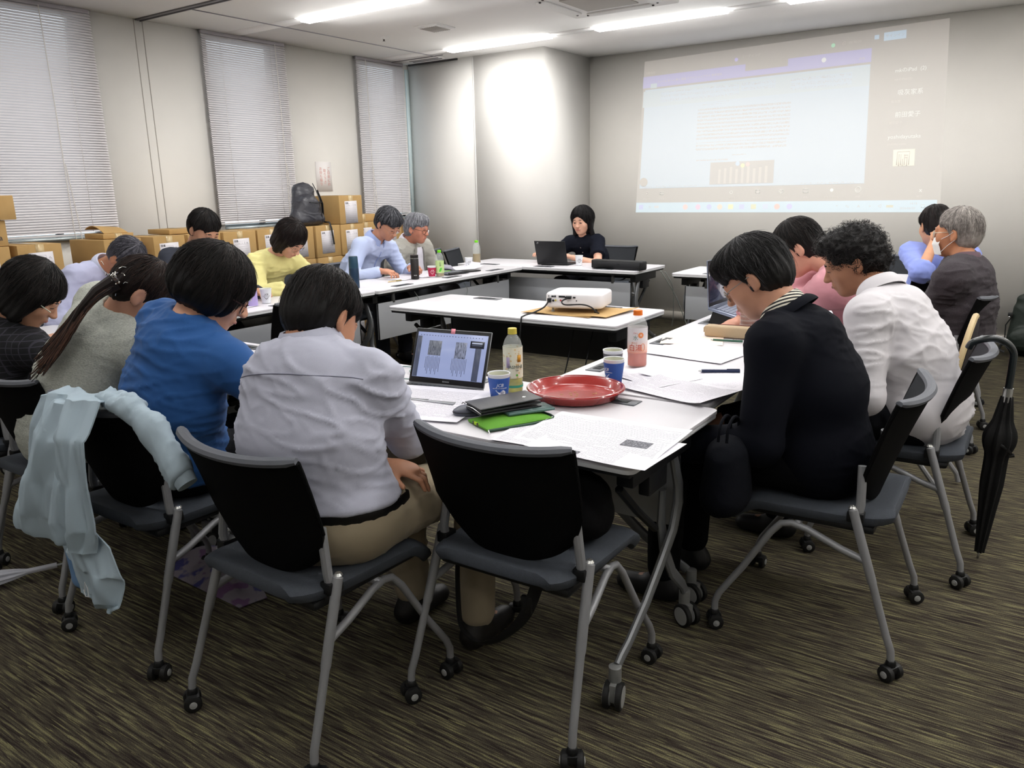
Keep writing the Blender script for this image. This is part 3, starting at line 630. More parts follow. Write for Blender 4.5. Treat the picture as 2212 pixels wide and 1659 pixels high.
# ------------------------------------------------------------------ implicit surfaces (bodies, clothes, hair)
def nv(a): return np.array(a, float)
class SDF:
    def __init__(s): s.P = []; s.lo = []; s.hi = []
    def _put(s, f, lo, hi, k, mode):
        s.P.append((f, nv(lo), nv(hi), k, mode))
        if mode == 'u': s.lo.append(nv(lo)); s.hi.append(nv(hi))
        return s
    def cap(s, a, b, ra, rb=None, k=.03, F=None, sc=(1, 1, 1), clip=(), mode='u'):
        a, b = nv(a), nv(b); rb = ra if rb is None else rb
        if F is None: L = np.eye(3)
        else: F = nv(F); L = F.T @ np.diag(1 / nv(sc)) @ F
        A, B = L @ a, L @ b; ba = B - A; bb = max(ba @ ba, 1e-9); R = max(ra, rb) * max(sc)
        iso = F is None
        def f(X, Y, Z):
            if iso: px, py, pz = X - A[0], Y - A[1], Z - A[2]
            else: px, py, pz = (L[i, 0] * X + L[i, 1] * Y + L[i, 2] * Z - A[i] for i in range(3))
            t = np.clip((px * ba[0] + py * ba[1] + pz * ba[2]) / bb, 0, 1)
            d = np.sqrt((px - t * ba[0]) ** 2 + (py - t * ba[1]) ** 2 + (pz - t * ba[2]) ** 2) - (ra + (rb - ra) * t)
            for p, n in clip: d = np.maximum(d, (X - p[0]) * n[0] + (Y - p[1]) * n[1] + (Z - p[2]) * n[2])
            return d
        return s._put(f, np.minimum(a, b) - R, np.maximum(a, b) + R, k, mode)
    def ell(s, c, r, R=None, k=.03, mode='u'):
        c, r = nv(c), nv(r); R = np.eye(3) if R is None else nv(R)
        ex = np.sqrt(((R * r) ** 2).sum(axis=1))
        def f(X, Y, Z):
            x, y, z = X - c[0], Y - c[1], Z - c[2]
            q = [(R[0, i] * x + R[1, i] * y + R[2, i] * z) / r[i] for i in range(3)]
            k0 = np.sqrt(q[0] ** 2 + q[1] ** 2 + q[2] ** 2); k1 = np.sqrt((q[0] / r[0]) ** 2 + (q[1] / r[1]) ** 2 + (q[2] / r[2]) ** 2)
            return k0 * (k0 - 1) / np.maximum(k1, 1e-6)
        return s._put(f, c - ex, c + ex, k, mode)
    def plane(s, p, n, k=.004):
        p, n = nv(p), nv(n); n = n / np.linalg.norm(n)
        return s._put(lambda X, Y, Z: (X - p[0]) * n[0] + (Y - p[1]) * n[1] + (Z - p[2]) * n[2], p, p, k, 'i')
    def extract(s, h, fine=(), hf=.005):
        lo, hi = np.min(s.lo, axis=0) - .02, np.max(s.hi, axis=0) + .02
        axs = []
        for i in range(3):
            ivs = sorted((max(a[i], lo[i]), min(b[i], hi[i])) for a, b in fine if b[i] > lo[i] and a[i] < hi[i])
            pts = [lo[i]]; x = lo[i]
            while x < hi[i]:
                x += hf if any(a - h <= x <= b for a, b in ivs) else h
                pts.append(x)
            axs.append(np.array(pts))
        sh = tuple(len(a) for a in axs); Dd = np.full(sh, .06, np.float32)
        for f, a, b, k, mode in s.P:
            m = k + .02
            if mode == 'i': sl = [slice(0, n) for n in sh]
            else: sl = [slice(max(0, np.searchsorted(axs[i], a[i] - m) - 1), min(sh[i], np.searchsorted(axs[i], b[i] + m) + 1)) for i in range(3)]
            if any(q.stop - q.start < 1 for q in sl): continue
            X, Y, Z = (axs[0][sl[0]].reshape(-1, 1, 1), axs[1][sl[1]].reshape(1, -1, 1), axs[2][sl[2]].reshape(1, 1, -1))
            d = f(X, Y, Z).astype(np.float32); D0 = Dd[tuple(sl)]
            if mode == 'u':
                q = np.maximum(k - np.abs(D0 - d), 0) / k; Dd[tuple(sl)] = np.minimum(D0, d) - q * q * k * .25
            else:
                if mode == 's': d = -d
                q = np.maximum(k - np.abs(D0 - d), 0) / k; Dd[tuple(sl)] = np.maximum(D0, d) + q * q * k * .25
        return surfnet(Dd, axs)
def surfnet(Dd, axs):
    S = Dd < 0; c = np.zeros(tuple(n - 1 for n in Dd.shape), np.int8)
    sl = (slice(0, -1), slice(1, None))
    for i in (0, 1):
        for j in (0, 1):
            for k in (0, 1): c += S[sl[i], sl[j], sl[k]]
    mask = (c > 0) & (c < 8); I = np.argwhere(mask); n = len(I); idx = np.full(mask.shape, -1, np.int64); idx[mask] = np.arange(n)
    acc = np.zeros((n, 3)); cnt = np.zeros(n); O = [(i, j, k) for i in (0, 1) for j in (0, 1) for k in (0, 1)]
    val = {o: Dd[I[:, 0] + o[0], I[:, 1] + o[1], I[:, 2] + o[2]] for o in O}
    for a in O:
        for ax in range(3):
            if a[ax]: continue
            b = list(a); b[ax] = 1; b = tuple(b); da, db = val[a], val[b]; x = (da < 0) != (db < 0)
            t = np.where(x, da / np.where(x, da - db, 1), 0); p = np.tile(nv(a), (n, 1)); p[:, ax] = t
            acc += p * x[:, None]; cnt += x
    G = I + acc / cnt[:, None]; V = np.stack([np.interp(G[:, i], np.arange(len(axs[i])), axs[i]) for i in range(3)], 1)
    F = []
    for ax in range(3):
        u, v = (ax + 1) % 3, (ax + 2) % 3
        s0 = [slice(None)] * 3; s1 = [slice(None)] * 3; s0[ax] = slice(0, -1); s1[ax] = slice(1, None)
        A, B = S[tuple(s0)], S[tuple(s1)]; X = A != B
        e = np.argwhere(X); e = e[(e[:, u] > 0) & (e[:, v] > 0) & (e[:, u] < Dd.shape[u] - 1) & (e[:, v] < Dd.shape[v] - 1)]
        ins = A[e[:, 0], e[:, 1], e[:, 2]]
        def cell(du, dv):
            q = e.copy(); q[:, u] -= du; q[:, v] -= dv; return idx[q[:, 0], q[:, 1], q[:, 2]]
        Q = np.stack([cell(1, 1), cell(0, 1), cell(0, 0), cell(1, 0)], 1); Q[~ins] = Q[~ins][:, ::-1]; F.append(Q)
    return V, np.vstack(F)
def np_mesh(name, V, F, mats, smooth=True):
    me = bpy.data.meshes.new(name); me.vertices.add(len(V)); me.vertices.foreach_set('co', np.asarray(V, np.float32).ravel())
    F = np.asarray(F, np.int32); me.loops.add(F.size); me.loops.foreach_set('vertex_index', F.ravel()); me.polygons.add(len(F))
    me.polygons.foreach_set('loop_start', np.arange(0, F.size, 4, dtype=np.int32))
    me.update(calc_edges=True); me.validate()
    for m in (mats if isinstance(mats, (list, tuple)) else [mats]): me.materials.append(m)
    me.polygons.foreach_set('use_smooth', [smooth] * len(me.polygons)); return me
def vnorm(V, F):
    N = np.cross(V[F[:, 2]] - V[F[:, 0]], V[F[:, 3]] - V[F[:, 1]]); out = np.zeros_like(V)
    for j in range(4): np.add.at(out, F[:, j], N)
    return out / np.maximum(np.linalg.norm(out, axis=1, keepdims=True), 1e-12)
def folds(V, F, sets, seed=0.):
    """cloth folds: sets of (3 vector scale, amplitude); sharp ridges along the low-frequency axis"""
    N = vnorm(V, F); disp = np.zeros(len(V)); nz = noise.noise
    for sc, amp in sets:
        sc = np.asarray(sc, float); Q = (V @ sc.T if sc.ndim == 2 else V * sc) + seed
        M_ = V * 3.1 + seed * 2
        disp += amp * np.array([max(0., 1 - abs(nz(q)) * 3.2) ** 2 * min(1, max(0, .55 + 1.3 * nz(m))) for q, m in zip(Q.tolist(), M_.tolist())])
    return V + N * disp[:, None]

# ------------------------------------------------------------------ people
def unit(v): v = nv(v); return v / max(np.linalg.norm(v), 1e-9)
def rotx(a): c, s = math.cos(a), math.sin(a); return nv([[1, 0, 0], [0, c, -s], [0, s, c]])
def roty(a): c, s = math.cos(a), math.sin(a); return nv([[c, 0, s], [0, 1, 0], [-s, 0, c]])
def rotz(a): c, s = math.cos(a), math.sin(a); return nv([[c, -s, 0], [s, c, 0], [0, 0, 1]])
SKIN = '#c99a80'
def skin_mat(col): return mat('skin_' + col.strip('#'), col, .5, var=.05, vscale=40, spec=.35)
def hair_mat(col, r=.5): return mat('hair_' + col.strip('#'), col, r, var=.35, vscale=60, spec=.28)
def cloth_mat(col, **k):
    k.setdefault('rough', .85); k.setdefault('bump', .12); k.setdefault('bscale', 700); return mat('cloth_' + str(col).strip('#'), col, sheen=.1 if sum(srgb(col)) > .2 else 0., spec=.3 if sum(srgb(col)) > .2 else .12, **k)

def hand(S, w, d, n, side, curl=.35, sz=1., thumb=None):
    """side = +1 if the thumb lies towards d x n"""
    w = nv(w); d = unit(d); n = nv(n); n = unit(n - d * (n @ d)); s = np.cross(d, n) * side
    R = np.stack([s, d, n], 1)
    S.cap(w - d * .02, w + d * .03, .026 * sz, .026 * sz, k=.02, F=[s, d, n], sc=(1.15, 1, .8))
    S.ell(w + d * .055 * sz, (.041 * sz, .052 * sz, .017 * sz), R, k=.02)
    tips = []
    for i, L in enumerate((.070, .078, .072, .056)):
        b = w + d * (.088 - .004 * abs(i - 1)) * sz + s * (.031 - .0205 * i) * sz; fan = s * (.10 - .07 * i)
        c1 = curl * (1 + .08 * i); d1 = unit(d * math.cos(c1) + n * math.sin(c1) + fan); c2 = curl * 2.3 + .1 * i; d2 = unit(d * math.cos(c2) + n * math.sin(c2) + fan * .6)
        m = b + d1 * L * .52 * sz; e = m + d2 * L * .48 * sz
        S.cap(b - d * .02, m, .0092 * sz, .0084 * sz, k=.006); S.cap(m, e, .0083 * sz, .0068 * sz, k=.004); tips.append(e)
    tb = w + d * .022 * sz + s * .026 * sz; td = unit(d * .62 + s * .62 + n * .45) if thumb is None else unit(thumb)
    tm = tb + td * .042 * sz; S.cap(tb, tm, .0135 * sz, .011 * sz, k=.012); S.cap(tm, tm + unit(td + d * .5) * .032 * sz, .0105 * sz, .008 * sz, k=.004)
    return w - .02, w + .02

def ik(a, b, l1, l2, pole):
    a, b = nv(a), nv(b); v = b - a; L = np.linalg.norm(v)
    if L > (l1 + l2) * .995: b = a + v / L * (l1 + l2) * .995; v = b - a; L = np.linalg.norm(v)
    x = (l1 * l1 - l2 * l2 + L * L) / (2 * L); h = math.sqrt(max(l1 * l1 - x * x, 1e-6)); u = v / L; p = nv(pole); p = unit(p - u * (p @ u))
    return a + u * x + p * h, b

def head_sdf(S, hm, f=1., jaw=1.):
    def T(p): return hm @ (nv(p) * f) + S.hc
    R = hm
    E = lambda c, r, k=.02, mode='u', rot=None: S.ell(T(c), nv(r) * f, R if rot is None else R @ rot, k, mode)
    E((0, -.014, .028), (.077, .095, .090)); E((0, .022, -.02), (.066, .072, .085), .03)
    E((0, .040, -.070), (.044 * jaw, .046, .042), .03); E((0, .062, -.093), (.022, .022, .018), .025)
    for s in (-1, 1):
        E((s * .040, .058, -.025), (.025, .024, .028), .02); E((s * .030, .098, .006), (.017, .013, .011), .012, 's')
        E((s * .030, .079, .004), (.0135, .0125, .0115), .004)
        E((s * .079, -.010, -.006), (.0095, .019, .032), .006, rot=rotz(s * .35) @ rotx(-.15)); E((s * .0895, -.003, -.002), (.008, .010, .017), .006, 's')
        E((s * .078, -.004, -.032), (.008, .009, .011), .006)
        E((s * .011, .104, -.030), (.0085, .011, .008), .008)
    S.cap(T((-.032, .081, .022)), T((.032, .081, .022)), .012 * f, k=.015)
    S.cap(T((0, .088, .008)), T((0, .110, -.026)), .0075 * f, .0105 * f, k=.010)
    S.cap(T((-.014, .090, -.054)), T((.014, .090, -.054)), .0085 * f, k=.008); S.cap(T((-.012, .088, -.065)), T((.012, .088, -.065)), .009 * f, k=.008)

def hair_shape(style, f=1.):
    """implicit hair volume in head coordinates"""
    S = SDF()
    if style in ('short', 'crop', 'swept', 'grey', 'receding'):
        t = {'short': .014, 'crop': .009, 'swept': .019, 'grey': .017, 'receding': .011}[style]
        S.ell((0, -.014, .030), (.077 + t, .095 + t, .090 + t)); S.ell((0, -.045, -.015), (.066 + t * .8, .058 + t, .075), k=.02)
        for s in (-1, 1): S.cap((s * .071, .028, .05), (s * .072, .018, -.012), .012 + t * .25, .007, k=.012)
        if style == 'swept': S.ell((0, .05, .085), (.070, .055, .040), k=.03); S.ell((.03, .08, .065), (.045, .03, .028), k=.02)
        if style == 'grey': S.ell((0, .045, .09), (.066, .05, .036), k=.03)
        hl = .066 if style != 'receding' else .098
        S.ell((0, .118, -.022 + (.0 if style != 'receding' else .02)), (.073, .070, hl + .012), k=.012, mode='s')
        for s in (-1, 1):
            S.ell((s * .098, -.008, -.006), (.024, .023, .034), k=.006, mode='s'); S.ell((s * .085, .072, -.026), (.050, .064, .076), k=.008, mode='s')
            S.ell((s * .085, .01, -.075), (.035, .05, .045), k=.008, mode='s')
        S.plane((0, -.05, -.082), (0, .35, -1), k=.015)
    elif style == 'bob':
        S.ell((0, -.014, .032), (.095, .112, .106)); S.cap((0, -.028, .03), (0, -.032, -.070), .088, .082, k=.04, F=np.eye(3), sc=(1.13, 1, 1))
        for s in (-1, 1): S.cap((s * .074, .022, .02), (s * .082, .008, -.095), .026, .020, k=.03)
        S.ell((0, .122, -.045), (.058, .085, .092), k=.02, mode='s'); S.plane((0, 0, -.118), (0, -.2, -1), k=.02)
    elif style == 'long':
        S.ell((0, -.014, .032), (.092, .110, .104)); S.cap((0, -.028, .03), (0, -.058, -.11), .084, .058, k=.04, F=np.eye(3), sc=(1.2, 1, 1))
        for s in (-1, 1): S.cap((s * .078, .015, .03), (s * .088, -.012, -.130), .018, .022, k=.025)
        S.ell((0, .115, -.050), (.067, .095, .112), k=.015, mode='s'); S.plane((0, 0, -.150), (0, -.2, -1), k=.02)
    elif style == 'mushroom':
        S.ell((0, -.014, .028), (.100, .118, .106)); S.ell((0, -.02, -.02), (.102, .108, .075), k=.03)
        S.ell((0, .138, -.055), (.066, .085, .085), k=.02, mode='s'); S.plane((0, 0, -.085), (0, .1, -1), k=.03)
    elif style == 'curly':
        S.ell((0, -.022, .040), (.093, .108, .098)); S.ell((0, -.055, -.01), (.085, .073, .085), k=.03); S.ell((0, .045, .085), (.075, .06, .05), k=.03)
        S.ell((0, .125, -.012), (.085, .084, .106), k=.015, mode='s')
        for s in (-1, 1): S.ell((s * .095, .048, -.048), (.058, .064, .070), k=.015, mode='s')
        S.plane((0, 0, -.085), (0, .2, -1), k=.02)
    elif style == 'pulled':
        S.ell((0, -.014, .030), (.085, .103, .098)); S.ell((0, -.055, .0), (.072, .058, .075), k=.02)
        S.ell((0, .115, -.022), (.075, .072, .080), k=.012, mode='s')
        for s in (-1, 1): S.ell((s * .098, -.006, -.006), (.026, .026, .036), k=.006, mode='s'); S.ell((s * .085, .05, -.062), (.045, .06, .055), k=.008, mode='s')
        S.plane((0, -.05, -.075), (0, .5, -1), k=.01)
    return S
def make_hair(style, cols, nst, seed, h=.0055, f=1., sw=.0011, ripple=1.):
    V, F = hair_shape(style).extract(h); rnd = random.Random(seed); nz = noise.noise; N = vnorm(V, F); d = []
    c0 = nv((0, -.025, .02))
    for p in V.tolist():
        x, y, z = p[0], p[1] + .03, p[2]; ph = math.atan2(x, y); r = math.hypot(x, y)
        if style == 'curly': d.append(.010 * nz((p[0] * 38, p[1] * 38, p[2] * 38 + seed)) + .006 * nz((p[0] * 80, p[1] * 80, p[2] * 80)))
        else: d.append(ripple * (.0042 * nz((math.cos(ph) * 7, math.sin(ph) * 7, z * 9 + seed)) + .0026 * nz((math.cos(ph) * 20, math.sin(ph) * 20, z * 12 + seed + 9))))
    V = V + N * np.array(d)[:, None]
    bvh = BVHTree.FromPolygons(V.tolist(), F.tolist()); SV, SF, SM = [], [], []; base = len(V)
    def ribbon(pts, w, m):
        o = base + len(SV); k = len(pts)
        for i, p in enumerate(pts):
            t = unit(pts[min(i + 1, k - 1)] - pts[max(i - 1, 0)]); sd = unit(np.cross(t, p - c0 + 1e-6)); nn = np.cross(sd, t); wi = w * (1 - .75 * (i / (k - 1)) ** 2)
            SV.extend([p + sd * wi, p - sd * wi, p + nn * wi * .9])
        for i in range(k - 1):
            a = o + i * 3; b = a + 3
            for j in range(3): SF.append((a + j, a + (j + 1) % 3, b + (j + 1) % 3, b + j)); SM.append(m)
    if style == 'curly':
        for i in range(nst):
            vi = rnd.randrange(len(V)); p = V[vi]; nn = N[vi]
            if p[2] < -.06 and rnd.random() < .5: continue
            a = unit(np.cross(nn, (rnd.random() - .5, rnd.random() - .5, rnd.random() - .5))); b = np.cross(nn, a); R = rnd.uniform(.005, .011); q0 = rnd.random() * 6; tr = rnd.uniform(.6, 1.4)
            pts = [p + nn * (.001 + R * .6 * (1 - math.cos(t * 4 * tr + q0)) + .006 * t * rnd.uniform(.6, 1.2)) + a * R * math.sin(t * 5 * tr + q0) + b * (.018 * t + R * .5 * math.cos(5 * tr * t)) for t in [j / 8 for j in range(9)]]
            ribbon([nv(q) for q in pts], sw, rnd.randrange(len(cols)))
    else:
        for i in range(nst):
            ph = rnd.uniform(-PI, PI); t0 = rnd.uniform(3, 70); t1 = t0 + rnd.uniform(30, 60); dr = rnd.gauss(0, .12); pts = []; off = rnd.uniform(.0004, .0022); fl = rnd.uniform(0, .003) if rnd.random() < .8 else rnd.uniform(.002, .008)
            for j in range(7):
                th = math.radians(t0 + (t1 - t0) * j / 6); pj = ph + dr * j / 6 + .03 * math.sin(j + ph * 5)
                u = nv((math.sin(th) * math.sin(pj), math.sin(th) * math.cos(pj), math.cos(th)))
                hit = bvh.ray_cast(Vector(c0 + u * .35), Vector(-u), .33)
                if hit[0] is None or hit[1].dot(Vector(u)) < .1: break
                p = nv(hit[0])
                if pts and np.linalg.norm(p - pts[-1]) > .05: break
                pts.append(p + u * (off + fl * (j / 6) ** 2))
            if len(pts) >= 3: ribbon(pts, sw * rnd.uniform(.7, 1.3), rnd.choices(range(len(cols)), [3] + [1.2] * (len(cols) - 1))[0])
    if SV: V = np.vstack([V, np.array(SV)]); F = np.vstack([F, np.array(SF)]); mi = [0] * (len(F) - len(SF)) + SM
    else: mi = [0] * len(F)
    return V * f, F, mi

class Person:
    def __init__(s, label, pel, yaw, neck, head, hp=0, hy=0, hr=0, female=False, skin='#c49a80', shirt='#8899aa', trousers='#222226', shoes='#18181a',
                 sleeve='long', style='short', hair=('#15120f',), nst=350, wr=None, wl=None, poles=None, hands=None, build=1., h=.011, hf=.0055, hem=None, twist=0., bulge=.03,
                 f=1., seed=1., fold=1., legs=None, knee=None, shirt_e=.010, sw=.0011, foldsets=None, lash=True, lips='#a8685c', name='person', shirt_name='shirt', jaw=1., sf=.03, shirt_mat=None, tr_mat=None, extra=None, sh_up=-.055, brow=None, ripple=1., ws=None):
        s.W = Matrix.Translation((pel[0], pel[1], 0)) @ Matrix.Rotation(yaw, 4, 'Z'); Wi = s.W.inverted(); L = lambda p: nv(Wi @ Vector(p)); s.L = L
        pz = pel[2] if len(pel) > 2 else .565
        P0 = nv((0, 0, pz)); NK = L(neck); HC_ = L(head); s.NK, s.HC = NK, HC_
        hm = rotz(hy) @ rotx(-hp) @ roty(hr); s.hm = hm; s.f = f
        up = unit(NK - P0); rt = rotz(twist) @ nv((1, 0, 0)); rt = unit(rt - up * (rt @ up)); fw = np.cross(up, rt); F3 = [rt, fw, up]; s.up, s.rt, s.fw = up, rt, fw
        mid = P0 + (NK - P0) * .45 - fw * bulge; top = P0 + (NK - P0) * .78 - fw * bulge * .8; s.mid, s.top = mid, top
        wsh = .158 if female else .178; wsh = ws or wsh * build ** .5
        sh = {q: NK + up * sh_up + rt * q * wsh + fw * sf for q in (-1, 1)}; s.sh = sh
        l1, l2 = (.265, .235) if female else (.29, .25)
        poles = poles or {}; wt = {1: wr if wr is not None else (.16, .42, .76), -1: wl if wl is not None else (-.16, .42, .76)}
        el = {}; wq = {}
        for q in (-1, 1):
            w_ = wt[q]; w_ = L(w_[1]) if isinstance(w_[0], str) else nv(w_)
            el[q], wq[q] = ik(sh[q], w_, l1, l2, poles.get(q, (q * .55, -.35, -.75)))
        s.el, s.wq = el, wq
        kn = knee or {1: (.13, .43, .52), -1: (-.13, .43, .52)}; an = legs or {1: (.13, .44, .09), -1: (-.13, .44, .09)}
        b = build * (.92 if female else 1.)
        def torso(S, e, legs_=True):
            ep = e + (.013 if e > 0 else 0); S.ell(P0 + nv((0, -.01, .01)), (.165 * b + ep, .125 * b + ep, .115 + ep), k=.05)
            S.cap(P0 + up * .06 - fw * .015, mid, .108 * b + e, .104 * b + e, k=.06, F=F3, sc=(1.32, 1.06, 1))
            S.cap(mid, top, .104 * b + e, .092 * b + e, k=.06, F=F3, sc=(1.42, 1.05, 1))
            S.cap(sh[-1] * .9 + NK * .1 - up * .02, sh[1] * .9 + NK * .1 - up * .02, .052 * b + e, k=.06)
            S.cap(NK - up * .03, sh[1] - rt * .02, .042 + e, .045 + e, k=.04); S.cap(NK - up * .03, sh[-1] + rt * .02, .042 + e, .045 + e, k=.04)
        def arms(S, e, t1=1., t2=1., loose=0.):
            for q in (-1, 1):
                S.cap(sh[q], el[q] if t1 >= 1 else sh[q] + (el[q] - sh[q]) * t1, .050 * b ** .5 + e + loose * .3, (.040 if t1 >= 1 else .046) + e + loose, k=.035, clip=() if t1 >= 1 else [(sh[q] + (el[q] - sh[q]) * t1, unit(el[q] - sh[q]))])
                if t1 >= 1 and t2 > 0:
                    en = el[q] + (wq[q] - el[q]) * t2; S.cap(el[q], en, .040 + e + loose, .040 + (.027 - .040) * t2 + e + loose, k=.02, clip=() if t2 >= 1.1 else [(en, unit(wq[q] - el[q]))])
        def legz(S, e, full=True):
            for q in (-1, 1):
                hp_ = nv((q * .088, .0, pz - .01)); S.cap(hp_, kn[q], .080 * b + e, .058 + e, k=.04); S.cap(kn[q], nv(an[q]) + nv((0, 0, .03 if full else -.02)), .056 + e, (.042 if full else .036) + e * 1.5, k=.02)
        # body: one continuous surface
        S = SDF(); S.hc = HC_; torso(S, -.004); arms(S, -.004); legz(S, -.006, False)
        nb = HC_ + hm @ (nv((0, -.028, -.065)) * f)
        S.cap(NK - up * .03, nb, .056 if not female else .047, .052 if not female else .044, k=.03)
        head_sdf(S, hm, f, jaw)
        fine = [(HC_ - .125 * f, HC_ + .125 * f)]
        hands = hands or {}
        for q in (-1, 1):
            hd = hands.get(q, {}); d_ = hd.get('d', wq[q] - el[q]); n_ = hd.get('n', (0, 0, -1))
            if hd.get('skip'): continue
            # thumbs of flat, palm-down hands lie on the inner side
            d_ = unit(d_); hand(S, wq[q] + d_ * .012, d_, n_, hd.get('side', q), hd.get('curl', .35), hd.get('sz', 1. if not female else .92), hd.get('thumb')); c_ = wq[q] + unit(d_) * .09
            if hd.get('fine', True): fine.append((c_ - .09, c_ + .09))
        for q in (-1, 1): S.cap(nv(an[q]) + nv((0, -.02, -.03)), nv(an[q]) + nv((0, .13, -.055)), .036, .028, k=.02)
        V, F = S.extract(h, fine, hf)
        me = np_mesh(name, V, F, skin_mat(skin)); o = link(name, me); o.matrix_world = s.W; tag(o, label, 'person'); s.o = o; s.V, s.F = V, F
        bvh = BVHTree.FromPolygons(V.tolist(), F.tolist()); s.bvh = bvh
        # clothes
        if sleeve is not None:
            S = SDF(); torso(S, shirt_e); hz = hem if hem is not None else pz - .06
            S.plane((0, 0, hz), (0, 0, -1), k=.01); nd = unit(nb - (NK - up * .03))
            S.cap(NK + nd * .028, NK + nd * .16, .070 if not female else .053, .080 if not female else .066, k=.010, mode='s')
            t1, t2, lo = {'long': (1, .97, .004), 'short': (.62, 0, .012), 'three': (1, .55, .01), 'rolled': (1, .22, .012), 'wide': (1, .8, .018)}[sleeve]
            arms(S, shirt_e, t1, t2, lo)
            V, F = S.extract(h * .8); V = folds(V, F, foldsets or [((6, 6, 26), .0065 * fold), ([[9, 4, 18], [-12, 3, 10], [2, 7, 2]], .004 * fold), ((15, 15, 15), .002 * fold)], seed)
            s.shirt = link(shirt_name, np_mesh(shirt_name, V, F, shirt_mat or cloth_mat(shirt)), o); s.sb = BVHTree.FromPolygons(V.tolist(), F.tolist())
        S = SDF(); e = .008; S.ell(P0 + nv((0, -.01, .0)), (.165 * b + e, .125 * b + e, .112 + e), k=.05); S.cap(P0, P0 + up * .10, .108 * b + e, k=.05, F=F3, sc=(1.3, 1.05, 1)); S.plane(P0 + up * .085, up, k=.01); legz(S, e)
        V, F = S.extract(h); V = folds(V, F, [((14, 22, 8), .006 * fold), ((9, 9, 24), .005 * fold)], seed + 5)
        s.tb = BVHTree.FromPolygons(V.tolist(), F.tolist()); s.tr = link('trousers', np_mesh('trousers', V, F, tr_mat or cloth_mat(trousers)), o)
        for q in (-1, 1):
            S = SDF(); A = nv(an[q]); S.cap(A + nv((0, -.03, -.045)), A + nv((0, .14, -.058)), .042, .034, k=.03); S.cap(A, A + nv((0, .02, -.04)), .042, .04, k=.03)
            S.plane(A + nv((0, 0, -.088)), (0, 0, -1), k=.004); V, F = S.extract(.011); link('shoe', np_mesh('shoe', V, F, mat('shoe_' + shoes.strip('#'), shoes, .5)), o)
        # hair
        V, F, mi = make_hair(style, hair, nst, seed, f=f, sw=sw, ripple=ripple)
        V = V @ hm.T + HC_; me = np_mesh('hair', V, F, [hair_mat(c) for c in hair]); me.polygons.foreach_set('material_index', mi[:len(me.polygons)]); s.hair = link('hair', me, o)
        # face
        fc = MB(); lp = MB(); br = MB(); ew = MB()
        def onface(x, z):
            p0 = hm @ (nv((x, .2, z)) * f) + HC_; r = bvh.ray_cast(Vector(p0), Vector(hm @ nv((0, -1, 0))), .3); return nv(r[0]) if r[0] is not None else p0
        fy = hm @ nv((0, 1, 0))
        for q in (-1, 1):
            fc.tube([onface(q * (.030 + dx), .003 + dz) + fy * .0008 for dx, dz in ((-.013, -.003), (-.006, .0), (0, .001), (.006, .0), (.013, -.002))], [.0008, .0017, .002, .0017, .0008], 6)
            br.tube([onface(q * (.030 + dx), .026 + dz) + fy * .0008 for dx, dz in ((-.015, .0), (-.006, .003), (.006, .002), (.017, -.004))], [.0015, .003, .003, .001], 6)
            if not lash: ew.tube([onface(q * (.030 + dx), -.001) + fy * .0004 for dx in (-.010, -.004, .004, .010)], [.001, .0032, .0032, .001], 6)
        lp.tube([onface(x, -.0595 - abs(x) * .1) + fy * .0005 for x in (-.022, -.011, 0, .011, .022)], [.001, .0042, .0046, .0042, .001], 8)
        fc.build('eyelashes', mat('lash', '#1a1412', .6), o); br.build('eyebrows', hair_mat(brow or hair[0]), o); lp.build('lips', mat('lips_' + lips.strip('#'), lips, .45), o)
        if not lash: ew.build('eyes', mat('eye_dark', '#1d1512', .2), o)
    def glasses(s, col='#3a2d2a', r=.0013, rx=.026, rz=.019, rimless=False):
        T = lambda p: s.hm @ (nv(p) * s.f) + s.HC
        b = MB()
        for q in (-1, 1):
            b.tube([T((q * .033 + rx * math.cos(a), .104 - .010 * abs(q * .033 + rx * math.cos(a)) / .05, -.004 + rz * math.sin(a))) for a in [2 * PI * i / 20 for i in range(20)]], r, 6, closed=True)
            b.tube([T((q * .060, .095, .003)), T((q * .078, .060, .006)), T((q * .083, -.005, .010)), T((q * .080, -.025, -.006))], r * 1.1, 6)
        b.tube([T((-.008, .104, .001)), T((0, .107, .003)), T((.008, .104, .001))], r, 6); g = b.build('glasses', mat('frame_' + col.strip('#'), col, .3, .3), s.o)
        L = MB()
        for q in (-1, 1):
            ps = [T((q * .033 + rx * .95 * math.cos(a), .1035 - .010 * abs(q * .033 + rx * math.cos(a)) / .05, -.004 + rz * .95 * math.sin(a))) for a in [2 * PI * i / 16 for i in range(16)]]; L.add(ps, [tuple(range(16))])
        L.build('lenses', mat('lens_glass', '#ffffff', .03, trans=1., ior=1.05, spec=.8), g)
    def collar(s, m, r=.064, h=.045, spread=.6, out=.020, name='collar', tilt=None, drop=.0, pts=.02, back=0., lean=None):
        nb = s.HC + s.hm @ (nv((0, -.03, -.07)) * s.f); ax = unit(nb - (s.NK - s.up * .03)); ax = unit(ax + s.up * .8) if lean is None else unit(s.up * math.cos(lean) + s.fw * math.sin(lean)); fw = unit(s.fw - ax * (s.fw @ ax)); rt = np.cross(fw, ax)
        c0 = s.NK - ax * (.012 + drop) + fw * .005
        def g(u, v):
            a = -PI + spread * .5 + (2 * PI - spread) * u; a += PI  # opening to the front
            dr = fw * math.cos(a) * 1.08 + rt * math.sin(a); front = max(0, math.cos(a)) ** 2
            # v 0..0.45 inside stand going up, then folded outside going down
            if v < .45: q = v / .45; rr = r - .002 + .002 * q; z = h * q - .02 * front
            else: q = (v - .45) / .55; rr = r + .001 + out * q ** .9 + .004 * math.sin(q * PI); z = h * (1 - q) - .006 * q - .02 * front - pts * front * q
            return c0 + dr * rr + ax * (z + back * (1 - front) * 0)
        return MB().grid(g, 32, 10, .003).build(name, m, s.o)
